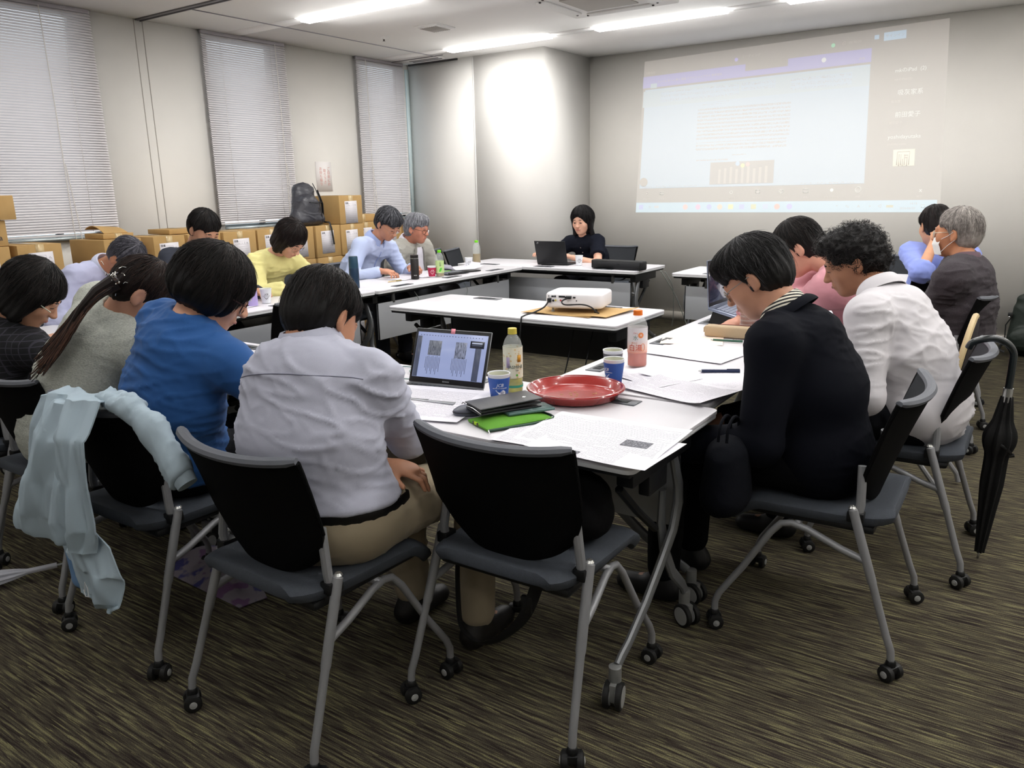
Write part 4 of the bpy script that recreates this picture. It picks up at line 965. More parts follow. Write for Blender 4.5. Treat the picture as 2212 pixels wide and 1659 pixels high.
# ------------------------------------------------------------------ the fifteen people
Dg = math.radians
BLACK = ('#0f0d0d', '#1f1a18', '#2a2422')
GREY = ('#45464b', '#6f7076', '#9a9ba0', '#2c2c30')
# man in the pale grey shirt, foreground
p = Person('person in a pale grey shirt and khaki trousers, left of the empty chair', (-1.50, 1.325, .565), Dg(0), (-1.555, 1.345, 1.01), (-1.565, 1.405, 1.06), hp=Dg(38), hy=Dg(2), hr=Dg(-4),
           skin='#b98568', shirt='#b4b6c6', trousers='#9c8f78', shoes='#1a1817', style='short', hair=('#0e0c0c', '#1b1614', '#2a2220'), nst=1300, sw=.0009, build=1.2, ws=.168, sh_up=-.108, h=.0095, hf=.005,
           wr=('w', (-1.66, 1.64, .775)), wl=('w', (-1.40, 1.42, .675)), poles={1: (.75, .0, -.6), -1: (-.9, -.2, -.6)}, hands={-1: dict(d=(.9, .45, -.12), n=(.1, .1, -1), curl=.45, sz=.88), 1: dict(d=(-.5, .8, 0), curl=.4)},
           hem=.618, seed=3.3, twist=Dg(4), fold=1.15, bulge=.045, knee={1: (.15, .43, .545), -1: (-.13, .43, .545)}, legs={1: (.17, .40, .09), -1: (-.10, .40, .09)},
           foldsets=[([[5, 3, -2], [-3, 5, 2], [7, 4, 26]], .0085), ([[9, 4, 16], [-12, 3, 8], [2, 7, 2]], .005), ((15, 15, 15), .0015)])
m4 = cloth_mat('#b4b6c6'); p.collar(m4, r=.063, h=.048, out=.022, spread=.7)
# yoke seam laid on the shirt back, belt and belt loop
def on_shirt(P, pts, r, name, m, off=.001, n=6, flat=None):
    out = []
    for (o, d) in pts:
        hh = P.sb.ray_cast(Vector(o), Vector(d), 1.); 
        if hh[0] is not None: out.append(hh[0] - Vector(d).normalized() * off)
    return MB().tube(out, r, n, flat=flat).build(name, m, P.o) if len(out) > 2 else None
ups = p.up; on_shirt(p, [(p.NK - p.up * (.062 + .035 * abs(t) ** 2) + p.rt * t * .21 - p.fw * .4, p.fw) for t in [i / 9 - 1 for i in range(19)]], .0013, 'yoke_seam', mat('seam_grey', '#7c7e90', .8))
bl_ = []
for i in range(36):
    a = 2 * PI * i / 36; u = Vector((math.cos(a), math.sin(a), 0)); hh = p.tb.ray_cast(Vector((0, -.01, .606)) + u * .5, -u, .5)
    bl_.append(hh[0] + u * .002 if hh[0] is not None and (hh[0] - Vector((0, -.01, .606))).length < .225 and u.y < .55 else Vector((0, -.01, .606)) + u * .16)
MB().tube(bl_, .017, 8, closed=True, flat=.2, up=(0, 0, 1)).build('belt', mat('black_leather', '#0d0c0c', .4), p.o)
# woman with ponytail
p2 = Person('person with a long brown ponytail and a pale grey-green knitted cardigan', (-2.80, 1.31, .565), Dg(0), (-2.575, 1.415, 1.005), (-2.515, 1.475, 1.06), hp=Dg(45), hy=Dg(-32), female=True,
            skin='#c08e76', shirt='#b7bab0', trousers='#2a2a2e', style='pulled', hair=('#1c1311', '#2e201b', '#3d2a22'), nst=800, build=1.05, wr=('w', (-2.45, 1.72, .76)), wl=('w', (-2.95, 1.68, .76)),
            seed=8.1, fold=.6, shirt_e=.020, sleeve='long', shirt_name='cardigan', hem=.5,
            shirt_mat=mat('knit_greygreen', '#b3b6ad', .95, var=.22, vscale=150, bump=.5, bscale=170, stretch=(1, 1, 1.6)))
def strands(P, paths, n, w, mats, name, seed, spread0, spread1, root_spread=.004):
    """many thin locks following one guide path (person coordinates)"""
    rnd = random.Random(seed); b = MB(); G_ = [nv(q) for q in paths]
    for i in range(n):
        a0 = rnd.uniform(0, 2 * PI); r_ = rnd.random() ** .5; ln = rnd.uniform(.6, 1.) if rnd.random() < .7 else rnd.uniform(.85, 1.12); pts = []
        for j in range(9):
            t = min(1., j / 8 * ln); x = t * (len(G_) - 1); k_ = min(int(x), len(G_) - 2); q = G_[k_] + (G_[k_ + 1] - G_[k_]) * (x - k_)
            sp_ = root_spread + (spread0 if t < .4 else spread0 + (spread1 - spread0) * (t - .4) / .6) * (1 if t > .08 else .4)
            pts.append(q + nv((math.cos(a0), math.sin(a0) * .6, math.sin(a0))) * r_ * sp_ + nv((.004 * math.sin(j * 1.3 + i), .003 * math.cos(j + i), 0)))
        b.tube([tuple(q) for q in pts], [w * (1 - .6 * (j / 8)) for j in range(9)], 4, m=rnd.randrange(len(mats)))
    return b.build(name, mats, P.o)
A = lambda w_: p2.L(w_); cl = A((-2.475, 1.365, 1.115))
pt = [cl, A((-2.50, 1.315, 1.085)), A((-2.515, 1.27, 1.04)), A((-2.56, 1.235, .97)), A((-2.61, 1.20, .905)), A((-2.64, 1.175, .865))]
MB().tube([tuple(q) for q in pt[:5]], [.028, .022, .015, .007, .001], 10).build('ponytail_core', hair_mat('#1c1311'), p2.o)
strands(p2, pt, 260, .0026, [hair_mat('#1c1311'), hair_mat('#3d2a22'), hair_mat('#54392c')], 'ponytail', 5, .022, .055)
b = MB(); rnd = random.Random(2)
for i in range(34):
    o = nv(cl) + nv([rnd.gauss(0, .014) for _ in range(3)]) + p2.hm @ nv((0, -.012, .004)); e_ = o + nv([rnd.gauss(0, .011) for _ in range(3)])
    b.tube([tuple(o), tuple((o + e_) / 2 + nv((0, 0, .004))), tuple(e_)], .0012, 5)
    if i % 3 == 0: b.lathe([(0, -.003), (.003, 0), (0, .003)], 8, Matrix.Translation(e_))
b.build('hair_clip', mat('clip_silver', '#d8d6cc', .2, .9), p2.o)['kind'] = 'stuff'
# person in the blue T-shirt
p3 = Person('person with bobbed black hair and glasses in a plain blue T-shirt, seen from behind', (-2.26, 1.37, .565), Dg(0), (-2.11, 1.375, 1.03), (-2.09, 1.455, 1.105), hp=Dg(34), hy=Dg(-38), female=True,
            skin='#c9967c', shirt='#2a5894', trousers='#17181c', style='mushroom', hair=BLACK, nst=1500, sw=.0010, build=1.10, sh_up=-.09, f=1.04, wr=('w', (-1.95, 1.72, .77)), wl=('w', (-2.45, 1.68, .77)), poles={1: (.8, -.1, -.8)},
            sleeve='short', seed=5.7, fold=1., shirt_name='t_shirt', hem=.5, h=.0095, ripple=1.3)
p3.glasses('#3c2320', r=.002, rx=.029, rz=.022)
# left edge
p1 = Person('person with smooth black bobbed hair in a dark checked shirt', (-3.50, 1.34, .565), Dg(-3), (-3.33, 1.40, .94), (-3.225, 1.445, 1.025), hp=Dg(42), hy=Dg(-35), female=True,
            skin='#b98a70', trousers='#15161a', style='bob', hair=BLACK, nst=900, build=1.15, f=1.0, wr=('w', (-3.15, 1.72, .76)), wl=('w', (-3.7, 1.68, .76)), seed=2.2, shirt_name='checked_shirt', h=.012,
            shirt_mat=None, shirt='#1b1a20')
k = NT('dark_check', .9); v_ = k.coord((1, 1, 1)); sx = k.n('SeparateXYZ'); k.l(v_, sx.inputs[0])
def gridline(o, f_, w_): return k.math('LESS_THAN', k.math('FRACT', k.math('MULTIPLY', o, f_)), w_)
gl_ = k.math('MAXIMUM', gridline(sx.outputs[0], 42., .14), gridline(sx.outputs[2], 42., .14)); k.base(k.mix(gl_, '#121217', '#34333d')); p1.shirt.data.materials[0] = k.m
MB().tube([tuple(p1.hm @ nv(q) + p1.HC) for q in ((.082, .0, .008), (.075, .07, -.002), (.062, .096, -.006))], .0018, 6).build('glasses_arm', mat('frame_pale', '#b9c0b0', .3), p1.o)
# window-side row, facing the room
Y9 = Dg(-90)
q = Person('grey-haired person in a light blue shirt bending low over the window-side table', (-4.80, 2.36, .55), Y9, (-4.44, 2.41, 1.005), (-4.29, 2.45, 1.04), hp=Dg(62), hy=Dg(14), skin='#b67e60', shirt='#b3b6d2', trousers='#2b2e38',
           style='crop', hair=('#47464e', '#6d6c74', '#323238'), nst=700, sw=.0014, build=1.05, wr=('w', (-4.2, 2.18, .765)), wl=('w', (-4.15, 2.6, .765)), seed=9.4, h=.012, hf=.006)
q.collar(cloth_mat('#c4c8dc'), r=.062, h=.04, out=.014)
q = Person('person with short black hair behind the blue T-shirt, only the hair in view', (-4.80, 3.02, .56), Y9, (-4.63, 3.10, 1.03), (-4.50, 3.11, 1.165), hp=Dg(35), skin='#c29074', shirt='#3a3d46', style='short', hair=BLACK, nst=400, sw=.0016, wr=('w', (-4.2, 2.9, .765)), wl=('w', (-4.2, 3.25, .765)), seed=4.2, h=.014, hf=.007)
q = Person('woman with chin-length dark brown hair and thin glasses in a yellow blouse', (-4.74, 3.60, .555), Y9, (-4.47, 3.62, .975), (-4.33, 3.655, 1.075), hp=Dg(48), hy=Dg(8), female=True, skin='#d3a088', shirt='#ded692', trousers='#5c5a55', style='bob',
           hair=('#17100f', '#261a17'), nst=500, sw=.0014, wr=('w', (-4.17, 3.50, .765)), wl=('w', (-4.15, 3.78, .765)), seed=6.6, h=.012, hf=.006, sleeve='wide', shirt_name='blouse', build=1.12, fold=1.3, poles={1: (.9, -.2, -.8), -1: (-.9, -.2, -.8)})
q.glasses('#8c7a60', r=.0012)
q = Person('man with grey-streaked dark hair and glasses in a light blue button-down shirt', (-4.76, 4.62, .56), Y9, (-4.53, 4.69, 1.005), (-4.39, 4.70, 1.125), hp=Dg(38), hy=Dg(-4), skin='#c68e74', shirt='#b6c2e4', trousers='#23242a', style='swept',
           hair=('#2f3036', '#55565c', '#7d7e84', '#1c1c20'), nst=700, sw=.0014, wr=('w', (-4.30, 4.50, .775)), wl=('w', (-4.26, 4.80, .775)), seed=1.9, h=.012, hf=.0055, poles={1: (.7, -.5, -.6), -1: (-.6, -.4, -.8)},
           hands={1: dict(d=(-.15, 1, -.05), curl=.55), -1: dict(d=(.3, .9, .1), n=(.2, .4, -.9), curl=.75)})
q.glasses('#b79a90', r=.0011); q.collar(cloth_mat('#a3b2de'), r=.064, h=.056, out=.024, pts=.03, drop=-.01)
front = lambda P, z, y0=.4: [(P.NK + P.fw * .4 - P.up * z_, -P.fw) for z_ in z]
on_shirt(q, [(q.NK - q.up * (.06 + .035 * i) + q.fw * .4, -q.fw) for i in range(9)], .003, 'placket', cloth_mat('#9dabd8'), n=6, flat=2.5)
q = Person('older man with grey hair and glasses in a light grey jacket over a white shirt', (-4.74, 5.26, .545), Y9, (-4.69, 5.26, .945), (-4.57, 5.25, 1.058), hp=Dg(12), hy=Dg(10), skin='#c08068', shirt='#a7a59d', trousers='#55565a', style='grey',
           hair=('#77787e', '#9b9ca2', '#b8b9be', '#4c4d52'), nst=700, sw=.0014, wr=('w', (-4.40, 5.12, .64)), wl=('w', (-4.40, 5.42, .64)), seed=7.7, h=.012, hf=.0055, shirt_name='jacket', shirt_e=.022, build=1.05)
q.glasses('#55453e', r=.0016); q.collar(mat('shirt_white', '#e0dde8', .8), r=.062, h=.056, out=.02, name='shirt_collar', pts=.03, drop=-.012)
pts_ = []
def panel(P, u, v):   # white shirt front between the open jacket sides
    o = P.NK - P.up * (.03 + .34 * v) + P.rt * (u - .5) * (.08 + .16 * v) + P.fw * .45; hh = P.sb.ray_cast(Vector(o), Vector(-P.fw), 1.)
    return tuple((hh[0] + Vector(P.fw) * .020)) if hh[0] is not None else tuple(P.NK - P.up * (.03 + .34 * v) + P.fw * .1)
MB().grid(lambda u, v: panel(q, u, v), 10, 16, .003).build('shirt_front', mat('shirt_white', '#e0dde8', .8), q.o)
for s_ in (0, 1): MB().tube([tuple(Vector(panel(q, s_, v / 10)) + Vector(q.fw) * .003) for v in range(11)], .006, 6, flat=2.2).build('lapel', cloth_mat('#8f8d86'), q.o)
q = Person('woman with shoulder-length black hair in a black short-sleeved top at the far laptop', (-3.56, 6.66, .555), Dg(176), (-3.60, 6.47, .945), (-3.575, 6.40, 1.082), hp=Dg(12), hy=Dg(6), female=True, skin='#d9a890', shirt='#171a24', trousers='#15151a', style='long',
           hair=('#0d0b0d', '#1a1517'), nst=450, sw=.0018, wr=('w', (-3.90, 6.20, .775)), wl=('w', (-3.56, 6.20, .765)), poles={1: (.8, -.3, -.7), -1: (-.9, -.1, -.5)}, sleeve='short', seed=3.9, h=.012, hf=.005, shirt_name='blouse', fold=.5, lips='#b9675e', lash=False)
q.collar(cloth_mat('#171a24'), r=.054, h=.022, out=.014, spread=.8, pts=.01)
b = MB()
for i in range(4):
    o = q.NK - q.up * (.075 + .055 * i) + q.fw * .4; hh = q.sb.ray_cast(Vector(o), Vector(-q.fw), 1.)
    if hh[0] is not None: b.lathe([(0, .002), (.005, .001), (.005, 0)], 10, frame(hh[0] + Vector(q.fw) * .001, q.rt, q.up))
b.build('button', mat('button_shell', '#9a948c', .3), q.o)
# right row, facing the window wall
YL = Dg(90)
p11 = Person('man with dark grey hair and glasses in a navy jacket with a striped collar', (-.52, 2.42, .565), YL, (-.645, 2.43, .995), (-.762, 2.485, 1.09), hp=Dg(36), hy=Dg(4), skin='#bb8a70', shirt='#0b0d15', trousers='#0c0d10', style='swept',
             hair=('#161515', '#2b2a2b', '#474648', '#0e0d0e'), nst=1500, sw=.0009, build=.9, sf=.01, sh_up=-.075, wr=('w', (-.86, 2.50, .60)), wl=('w', (-.88, 2.19, .60)), seed=5.1, h=.0095, hf=.005, shirt_name='navy_jacket', shirt_e=.02, hem=.46, fold=.7,
             poles={1: (.5, -.5, -.8), -1: (-.2, -.25, -.9)}, hands={-1: dict(d=(-.35, .85, -.2), curl=.5), 1: dict(d=(-.2, .9, -.35), curl=.5)}, bulge=.05)
p11.glasses('#8d8a84', r=.0013)
k = NT('striped_knit_collar', .8); tc = k.n('TexCoord'); mm_ = k.n('Mapping'); k.l(tc.outputs['Object'], mm_.inputs[0]); ln_ = k.n('VectorMath', operation='DOT_PRODUCT'); k.l(mm_.outputs[0], ln_.inputs[0])
nb_ = unit(p11.HC + p11.hm @ nv((0, -.03, -.07)) - p11.NK); ax_ = unit(nb_ + p11.up * .8); ln_.inputs[1].default_value = tuple(ax_); st_ = k.math('LESS_THAN', k.math('FRACT', k.math('MULTIPLY', ln_.outputs['Value'], 95.)), .5); k.base(k.mix(st_, '#e2dccb', '#15161a'))
p11.collar(k.m, r=.063, h=.044, out=.006, spread=.9, name='striped_collar', drop=-.014, lean=.42); p11.collar(cloth_mat('#0b0d15'), r=.074, h=.026, out=.022, spread=1.1, name='jacket_collar', lean=.42)
p12 = Person('man with curly black hair in a white button-down shirt, looking down', (-.33, 3.12, .565), YL, (-.50, 3.13, .99), (-.615, 3.20, 1.083), hp=Dg(26), hy=Dg(14), skin='#a5765c', shirt='#cac7cb', trousers='#15161a', style='curly', hair=('#0d0b0b', '#1c1716'), nst=1500, sw=.0010,
             build=1.04, sh_up=-.065, wr=('w', (-.70, 3.25, .66)), wl=('w', (-.66, 3.02, .66)), seed=4.8, h=.0095, hf=.005, hem=.42, fold=1.5, shirt_e=.016, poles={1: (.5, -.5, -.8), -1: (-.7, -.7, -.6)}, sleeve='long', lips='#8d5a4e')
p12.collar(cloth_mat('#cac7cb'), r=.065, h=.05, out=.02, spread=.8, pts=.035)
bt = MB()
for (u_, w_, z_) in ((.05, .0, .06), (.02, .0, .10)):
    o = p12.NK + p12.fw * .4 - p12.up * z_ - p12.rt * u_; hh = p12.sb.ray_cast(Vector(o), Vector(-p12.fw), 1.)
    if hh[0] is not None: bt.lathe([(0, .004), (.0055, .003), (.0055, 0)], 12, frame(hh[0] + Vector(p12.fw) * .004, p12.rt, p12.up))
bt.build('button', mat('button_dark', '#3c332e', .4), p12.o)
p13 = Person('man with short black hair in a pink top, behind the curly-haired man', (-.52, 3.80, .565), YL, (-.775, 3.68, 1.035), (-.94, 3.665, 1.095), hp=Dg(36), hy=Dg(10), skin='#d09a84', shirt='#cf929c', trousers='#23242a', style='short', hair=BLACK, nst=900, sw=.0012,
             build=1.08, wr=('w', (-1.15, 3.55, .765)), wl=('w', (-1.1, 3.9, .765)), seed=6.1, h=.011, hf=.0055, fold=.6, shirt_name='pink_top', shirt_e=.018)
p14 = Person('grey-haired man with a white face mask and glasses in a dark grey jacket', (-.37, 4.78, .54), YL, (-.36, 4.72, .975), (-.415, 4.78, 1.105), hp=Dg(2), hy=Dg(-12), skin='#b87f5e', shirt='#3a3539', trousers='#1c1c20', style='receding', hair=('#8c8681', '#aaa49e', '#67625f'), nst=1500, sw=.0011,
             build=1.1, f=1.05, wr=('w', (-.66, 4.62, .66)), wl=('w', (-.66, 4.86, .66)), seed=8.8, h=.011, hf=.0055, shirt_name='dark_jacket', shirt_e=.022, fold=1.1, bulge=.02,
             shirt_mat=mat('dark_tweed', '#3b363a', .95, var=.3, vscale=220, bump=.4, bscale=300))
p14.glasses('#b9b09c', r=.0014); p14.collar(cloth_mat('#5d4a52'), r=.062, h=.045, out=.012, name='shirt_collar', spread=.9)
TH = lambda a: p14.hm @ (nv(a) * p14.f) + p14.HC
MB().grid(lambda u, v: TH(((u - .5) * .13, .108 - .05 * abs(2 * u - 1) ** 2.2 - .012 * abs(2 * v - 1) + (.006 if v > .5 else 0), -.104 + .085 * v)), 12, 10, .0015).build('face_mask', mat('mask_white', '#e6e6e4', .8), p14.o)
b = MB()
for s_ in (-1, 1): b.tube([TH((s_ * .064, .058, -.03)), TH((s_ * .078, .02, -.012)), TH((s_ * .084, -.012, .012))], .0015, 6).tube([TH((s_ * .062, .055, -.095)), TH((s_ * .074, .02, -.06)), TH((s_ * .086, -.018, -.03))], .0015, 6)
b.build('mask_strap', mat('mask_white', '#e6e6e4', .8), p14.o)
p15 = Person('man in a blue shirt with both hands behind his head at the far right', (-.60, 5.62, .56), Dg(8), (-.555, 5.50, .975), (-.605, 5.50, 1.105), hp=Dg(12), hy=Dg(25), skin='#d09a78', shirt='#8796d8', trousers='#22242c', style='short', hair=('#15100f', '#241a18'), nst=500, sw=.0014,
             wr=('w', (-.47, 5.42, 1.05)), wl=('w', (-.575, 5.40, 1.05)), poles={1: (.5, -.3, -1.), -1: (-.7, .3, -.9)}, hands={1: dict(d=(-.9, -.05, .2), n=(0, 1, 0), curl=.3, side=-1, thumb=(-.4, 0, .8)), -1: dict(d=(1, -.05, .1), n=(0, 1, 0), curl=.3, side=1, thumb=(.4, 0, .8))}, seed=3.1, h=.012, hf=.0055, sleeve='rolled', fold=.9, f=.95, build=.85)
# ------------------------------------------------------------------ cardboard boxes along the windows
k = NT('cardboard', .85); v_ = k.coord((1, 1, 1)); n1 = k.noise(v_, 9, 3); n2 = k.noise(k.coord((1, 260, 1)), 1.2, 2); k.base(k.mix(n1, '#a98752', '#bb9862')); k.bump(n2, .15, .002); m_card = k.m
m_card2 = mat('cardboard_inner_edge', '#8d6f42', .9); m_tape = mat('packing_tape', '#bfa678', .25, coat=.3)
m_lab = text_mat('box_label_print', '#d6d2d6', '#55525a', -.062, .062, -.02, .075, .018, .5, .004)
m_lab2 = mat('label_white', '#d6d2d6', .7); m_ink = mat('dark_ink', '#3c3a42', .7)
m_grid = mat('label_rule', '#a7a4aa', .7)
GB = 'cardboard boxes stacked under the windows'
def cbox(x, y, z, w, h, d, label, lab=(0, 0), rz=0., flap=False, lid=False):
    """x,y,z: middle of the bottom of the room-side face; w along the wall, h high, d deep"""
    t = thing('cardboard_box', label, 'box', (x, y, z), rz, GB)
    MB().box((-d / 2, 0, h / 2), (d, w, h)).build('box_body', m_card, t, bevel=.004)
    b = MB().box((-d / 2, 0, h + .0008), (d - .01, .004, .0025)); b.build('flap_seam', m_card2, t)
    MB().box((.0006, 0, h - .045), (.0012, .05, .09)).box((-d / 2, 0, h + .0016), (d - .004, .05, .0012)).build('tape', m_tape, t)
    if lab is not None:
        ly, lz = lab; o = link('label_sheet', MB().box((0, 0, 0), (.150, .196, .0008)).mesh('label_sheet', m_lab2), t); o.matrix_local = frame((.0014, ly, h * .45 + lz), (0, 1, .02), (0, 0, 1))
        r_ = MB()
        for zz in [(.052 - i * .017) for i in range(9)]: r_.box((0, zz, .0007), (.13, .0011, .0004))
        r_.box((0, .078, .0007), (.06, .0011, .0004)).box((-.03, .068, .0007), (.001, .02, .0004)).box((.03, .068, .0007), (.001, .02, .0004)); r_.build('label_rules', m_grid, o)
        text('図書', .019, m_ink, o, Matrix.Translation((-.048, .079, .0006))); text('- ・ 一  ・ ・  ヘ', .017, m_ink, o, Matrix.Translation((-.0, .060, .0006)))
    if flap:
        MB().grid(lambda u, v: (-.02 - .24 * u, -w / 2 + .02 + (w - .05) * v, h + .002 + .05 * math.sin(u * 2.6) * (1 - .3 * v)), 8, 4, .004).build('open_flap', m_card, t)
    return t
XB = -5.30; H1 = .275
rows = [0, H1, 2 * H1, 3 * H1]
cols = [(2.14, .30), (2.47, .27), (3.02, .29), (3.36, .25), (3.66, .28), (3.97, .30), (4.29, .29), (4.60, .28), (4.905, .29), (5.20, .29)]
pos_n = ['at the left edge', 'next to the left edge box', 'behind the bending man', 'right of the bending man', 'behind the black hair', 'left of the yellow blouse', 'behind the yellow blouse', 'under the black backpack', 'under the hanging strap', 'under the tallest stack']
lev_n = ['floor', 'second', 'third', 'top']
for i, (yc, w) in enumerate(cols):
    for j, z in enumerate(rows):
        jx = random.uniform(-.012, .012)
        cbox(XB + jx, yc, z, w, H1 - .003, .37, 'cardboard box on the %s level of the stack %s' % (lev_n[j], pos_n[i]), lab=(random.uniform(-.012, .012), random.uniform(-.01, .01)), rz=random.uniform(-.02, .02) + (.10 if i == 2 and j == 3 else 0))
cbox(XB, 5.20, 4 * H1, .285, .25, .37, 'cardboard box standing alone on top of the stack, right of the black backpack', lab=(.0, -.01))
lb = cbox(XB - .02, 2.155, 4 * H1, .29, .155, .30, 'plain cardboard box with a printed letter at the left edge, on the top row', lab=None)
text('a', .05, m_ink, lb, frame((.001, .105, .05), (0, 1, 0), (0, 0, 1)))
tb = cbox(XB, 2.20, 4 * H1 + .157, .32, .145, .30, 'small cardboard box at the left edge, uppermost of its stack', lab=None)
cbox(XB - .05, 3.02, 4 * H1, .22, .035, .24, 'opened flat cardboard box lying on top behind the bending man', lab=None, flap=True)
cbox(XB - .12, 3.63, 4 * H1, .36, .035, .28, 'flat cardboard box lying on the stack left of the black hair', lab=None)
for j, z in enumerate(rows):
    for i, yc in enumerate((5.52, 5.86, 6.2)):
        cbox(XB - .14, yc, z, .32, H1 - .003, .36, 'cardboard box on the %s level behind the %s' % (lev_n[j], ('light blue shirt', 'two grey-haired men', 'old man by the partition')[i]), lab=(0, 0))
cbox(XB - .20, 5.55, 4 * H1, .33, .07, .30, 'low cardboard box on the top row behind the light blue shirt', lab=None)
# ------------------------------------------------------------------ backpack on the boxes
k = NT('grey_leather', .42); k.b.inputs['Base Color'].default_value = srgb('#34343b') + (1,); k.bump(k.noise(k.coord(), 30, 4), .35, .01); m_bp = k.m
t = thing('backpack', 'dark grey leather backpack leaning on the cardboard boxes below the wall notice', 'backpack', (XB - .12, 4.80, 4 * H1), 0)
S = SDF(); S.cap((.0, -.13, .05), (.0, .09, .055), .052, .058, k=.05, F=np.eye(3), sc=(1.5, 1, 1)); S.cap((-.01, -.05, .10), (-.09, .03, .30), .078, .068, k=.05, F=np.eye(3), sc=(.85, 1.55, 1)); S.ell((.025, .00, .16), (.055, .11, .10), k=.05, R=rotx(-.3)); S.cap((-.05, .085, .05), (-.09, .11, .30), .035, k=.03); S.plane((0, 0, .004), (0, 0, -1))
V, F = S.extract(.006); V = folds(V, F, [((16, 9, 22), .006)], 2.); link('bag_body', np_mesh('bag_body', V, F, m_bp), t)
MB().tube([(.085, .085, .03), (.085, .075, .12), (.06, .085, .22), (.01, .10, .30), (-.03, .10, .36)], .004, 6).build('zip', m_blk, t)
MB().tube([(.092, -.06, .20), (.096, .02, .19), (.085, .09, .20)], .0035, 6).build('panel_seam', m_blk, t)
MB().tube([(-.02, .135, .30), (.02, .15, .18), (.03, .14, .06), (.03, .12, .02)], .016, 8, flat=.35).build('shoulder_strap', m_blk, t)
MB().tube([(.06, .115, .035), (.122, .125, .022), (.137, .13, -.03), (.137, .14, -.10), (.139, .147, -.17)], .0125, 8, flat=.16, up=(0, 1, 0)).build('hanging_strap', m_blk, t)
MB().box((.10, .115, .025), (.04, .03, .012)).build('buckle', m_blk, t, bevel=.003)
# green black backpack at the right wall
t = thing('backpack', 'black and dark green backpack standing on the carpet by the right end of the wall', 'backpack', (-.06, 7.38, 0), .1)
S = SDF(); S.cap((0, 0, .12), (0, 0, .36), .13, .11, k=.03, F=np.eye(3), sc=(1.15, .75, 1)); S.ell((-.02, -.09, .14), (.12, .05, .10), k=.03); S.ell((0, 0, .45), (.11, .07, .05), k=.03); S.plane((0, 0, .004), (0, 0, -1)); V, F = S.extract(.008); V = folds(V, F, [((8, 8, 14), .006)], 4.)
link('bag_body', np_mesh('bag_body', V, F, mat('green_black_nylon', '#1a231d', .6, bump=.3, bscale=60)), t)
MB().tube([(-.13, -.03, .31), (-.165, -.03, .24), (-.16, -.03, .12), (-.13, -.03, .07)], .005, 6).build('side_cord', m_blk, t); MB().tube([(-.14, -.02, .10), (-.18, -.03, .075), (-.19, -.03, .035), (-.15, -.03, .02)], .011, 8, flat=.5).build('strap_loop', m_blk, t)
MB().box((-.145, -.04, .325), (.03, .03, .03)).build('buckle', m_blk, t, bevel=.004); MB().box((-.15, -.055, .31), (.012, .008, .008)).build('buckle_glint', m_chrome, t)
# ------------------------------------------------------------------ drinks
TZ = .7225
m_cupin = mat('cup_inside', '#cfd0bd', .5); m_cupw = mat('cup_paper_white', '#e4e6ea', .5)
def cup(x, y, col, ink, label, rz=0., s=1., logo=True, group='paper cups on the tables'):
    t = thing('paper_cup', label, 'cup', (x, y, TZ), rz, group)
    MB().lathe([(.0, .004), (.0245, .004), (.0255, 0), (.0262, 0), (.0345 * 1.02, .084), (.0362, .086), (.0368, .088), (.0358, .090), (.034, .089), (.0250, .008), (0, .008)], 32, Matrix.Scale(s, 4), cap=False).build('cup_wall', m_cupw, t)
    MB().lathe([(.0264, .005), (.0270, .0055), (.0356, .0765), (.0350, .0772)], 32, Matrix.Scale(s, 4), cap=False).build('cup_print', mat('cup_' + col.strip('#'), col, .5), t) if col else None
    MB().lathe([(.0336, .0865), (.0250, .010), (0, .010)], 32, Matrix.Scale(s, 4), cap=False).build('cup_lining', m_cupin, t)
    if logo:
        mi_ = mat('ink_' + ink.strip('#'), ink, .5)
        def put(s_, size, z):
            R = .0272 + (z / .0765) * .0086
            o = text(s_, size, mi_, t, None, shear=.35 if size > .008 else 0.); wrap(o.data, R * s + .0002); o.matrix_local = Matrix.Translation((0, 0, z * s)) @ Matrix.Rotation(PI / 2, 4, 'X'); return o
        put('JCB', .0145, .055); put('CULTURE AND INNOVATION', .0036, .045)
        b = MB(); 
        for q in (-1, 1):
            for i in range(7): b.box((q * (.0125 - .0018 * i), -.0018 * i * 1.1 + (.0012 if i % 2 else 0), 0), (.0026, .0022, .0005))
            b.box((q * .004, -.007, 0), (.004, .003, .0005))
        me = b.mesh('laurel', mi_); wrap(me, (.0272 + .0045) * s + .0003); o = link('laurel', me, t); o.matrix_local = Matrix.Translation((0, 0, .038 * s)) @ Matrix.Rotation(PI / 2, 4, 'X')
    return t
cam_dir = lambda x, y: math.atan2(x, -y)   # turns an object's -y side to the camera's place in the room
cup(-1.405, 1.975, '#2f58a8', '#e8ecf4', 'blue paper cup with white lettering beside the open laptop', .68)
cup(-1.185, 2.345, '#2f58a8', '#e8ecf4', 'blue paper cup behind the red tray, in front of the dark cup', -.45)
cup(-1.255, 2.475, '#5c5a60', '#e8ecf4', 'dark grey paper cup behind the blue cup', 0, logo=False)
cup(-3.985, 3.135, None, '#5a5258', 'white paper cup beside the lilac flask', .95)
cup(-3.97, 4.715, '#b4264c', '#f2e0e4', 'crimson paper cup in front of the green-capped tea bottle', .8, .95)
cup(-4.16, 5.44, None, '#6a6268', 'white paper cup beside the loose papers near the old man', .8, .95)
cup(-3.365, 5.97, None, '#6a6268', 'white paper cup between the black laptop and the sound bar', .6, .95)
m_pet = mat('clear_plastic', '#e8eeec', .08, spec=.7, alpha=.22)
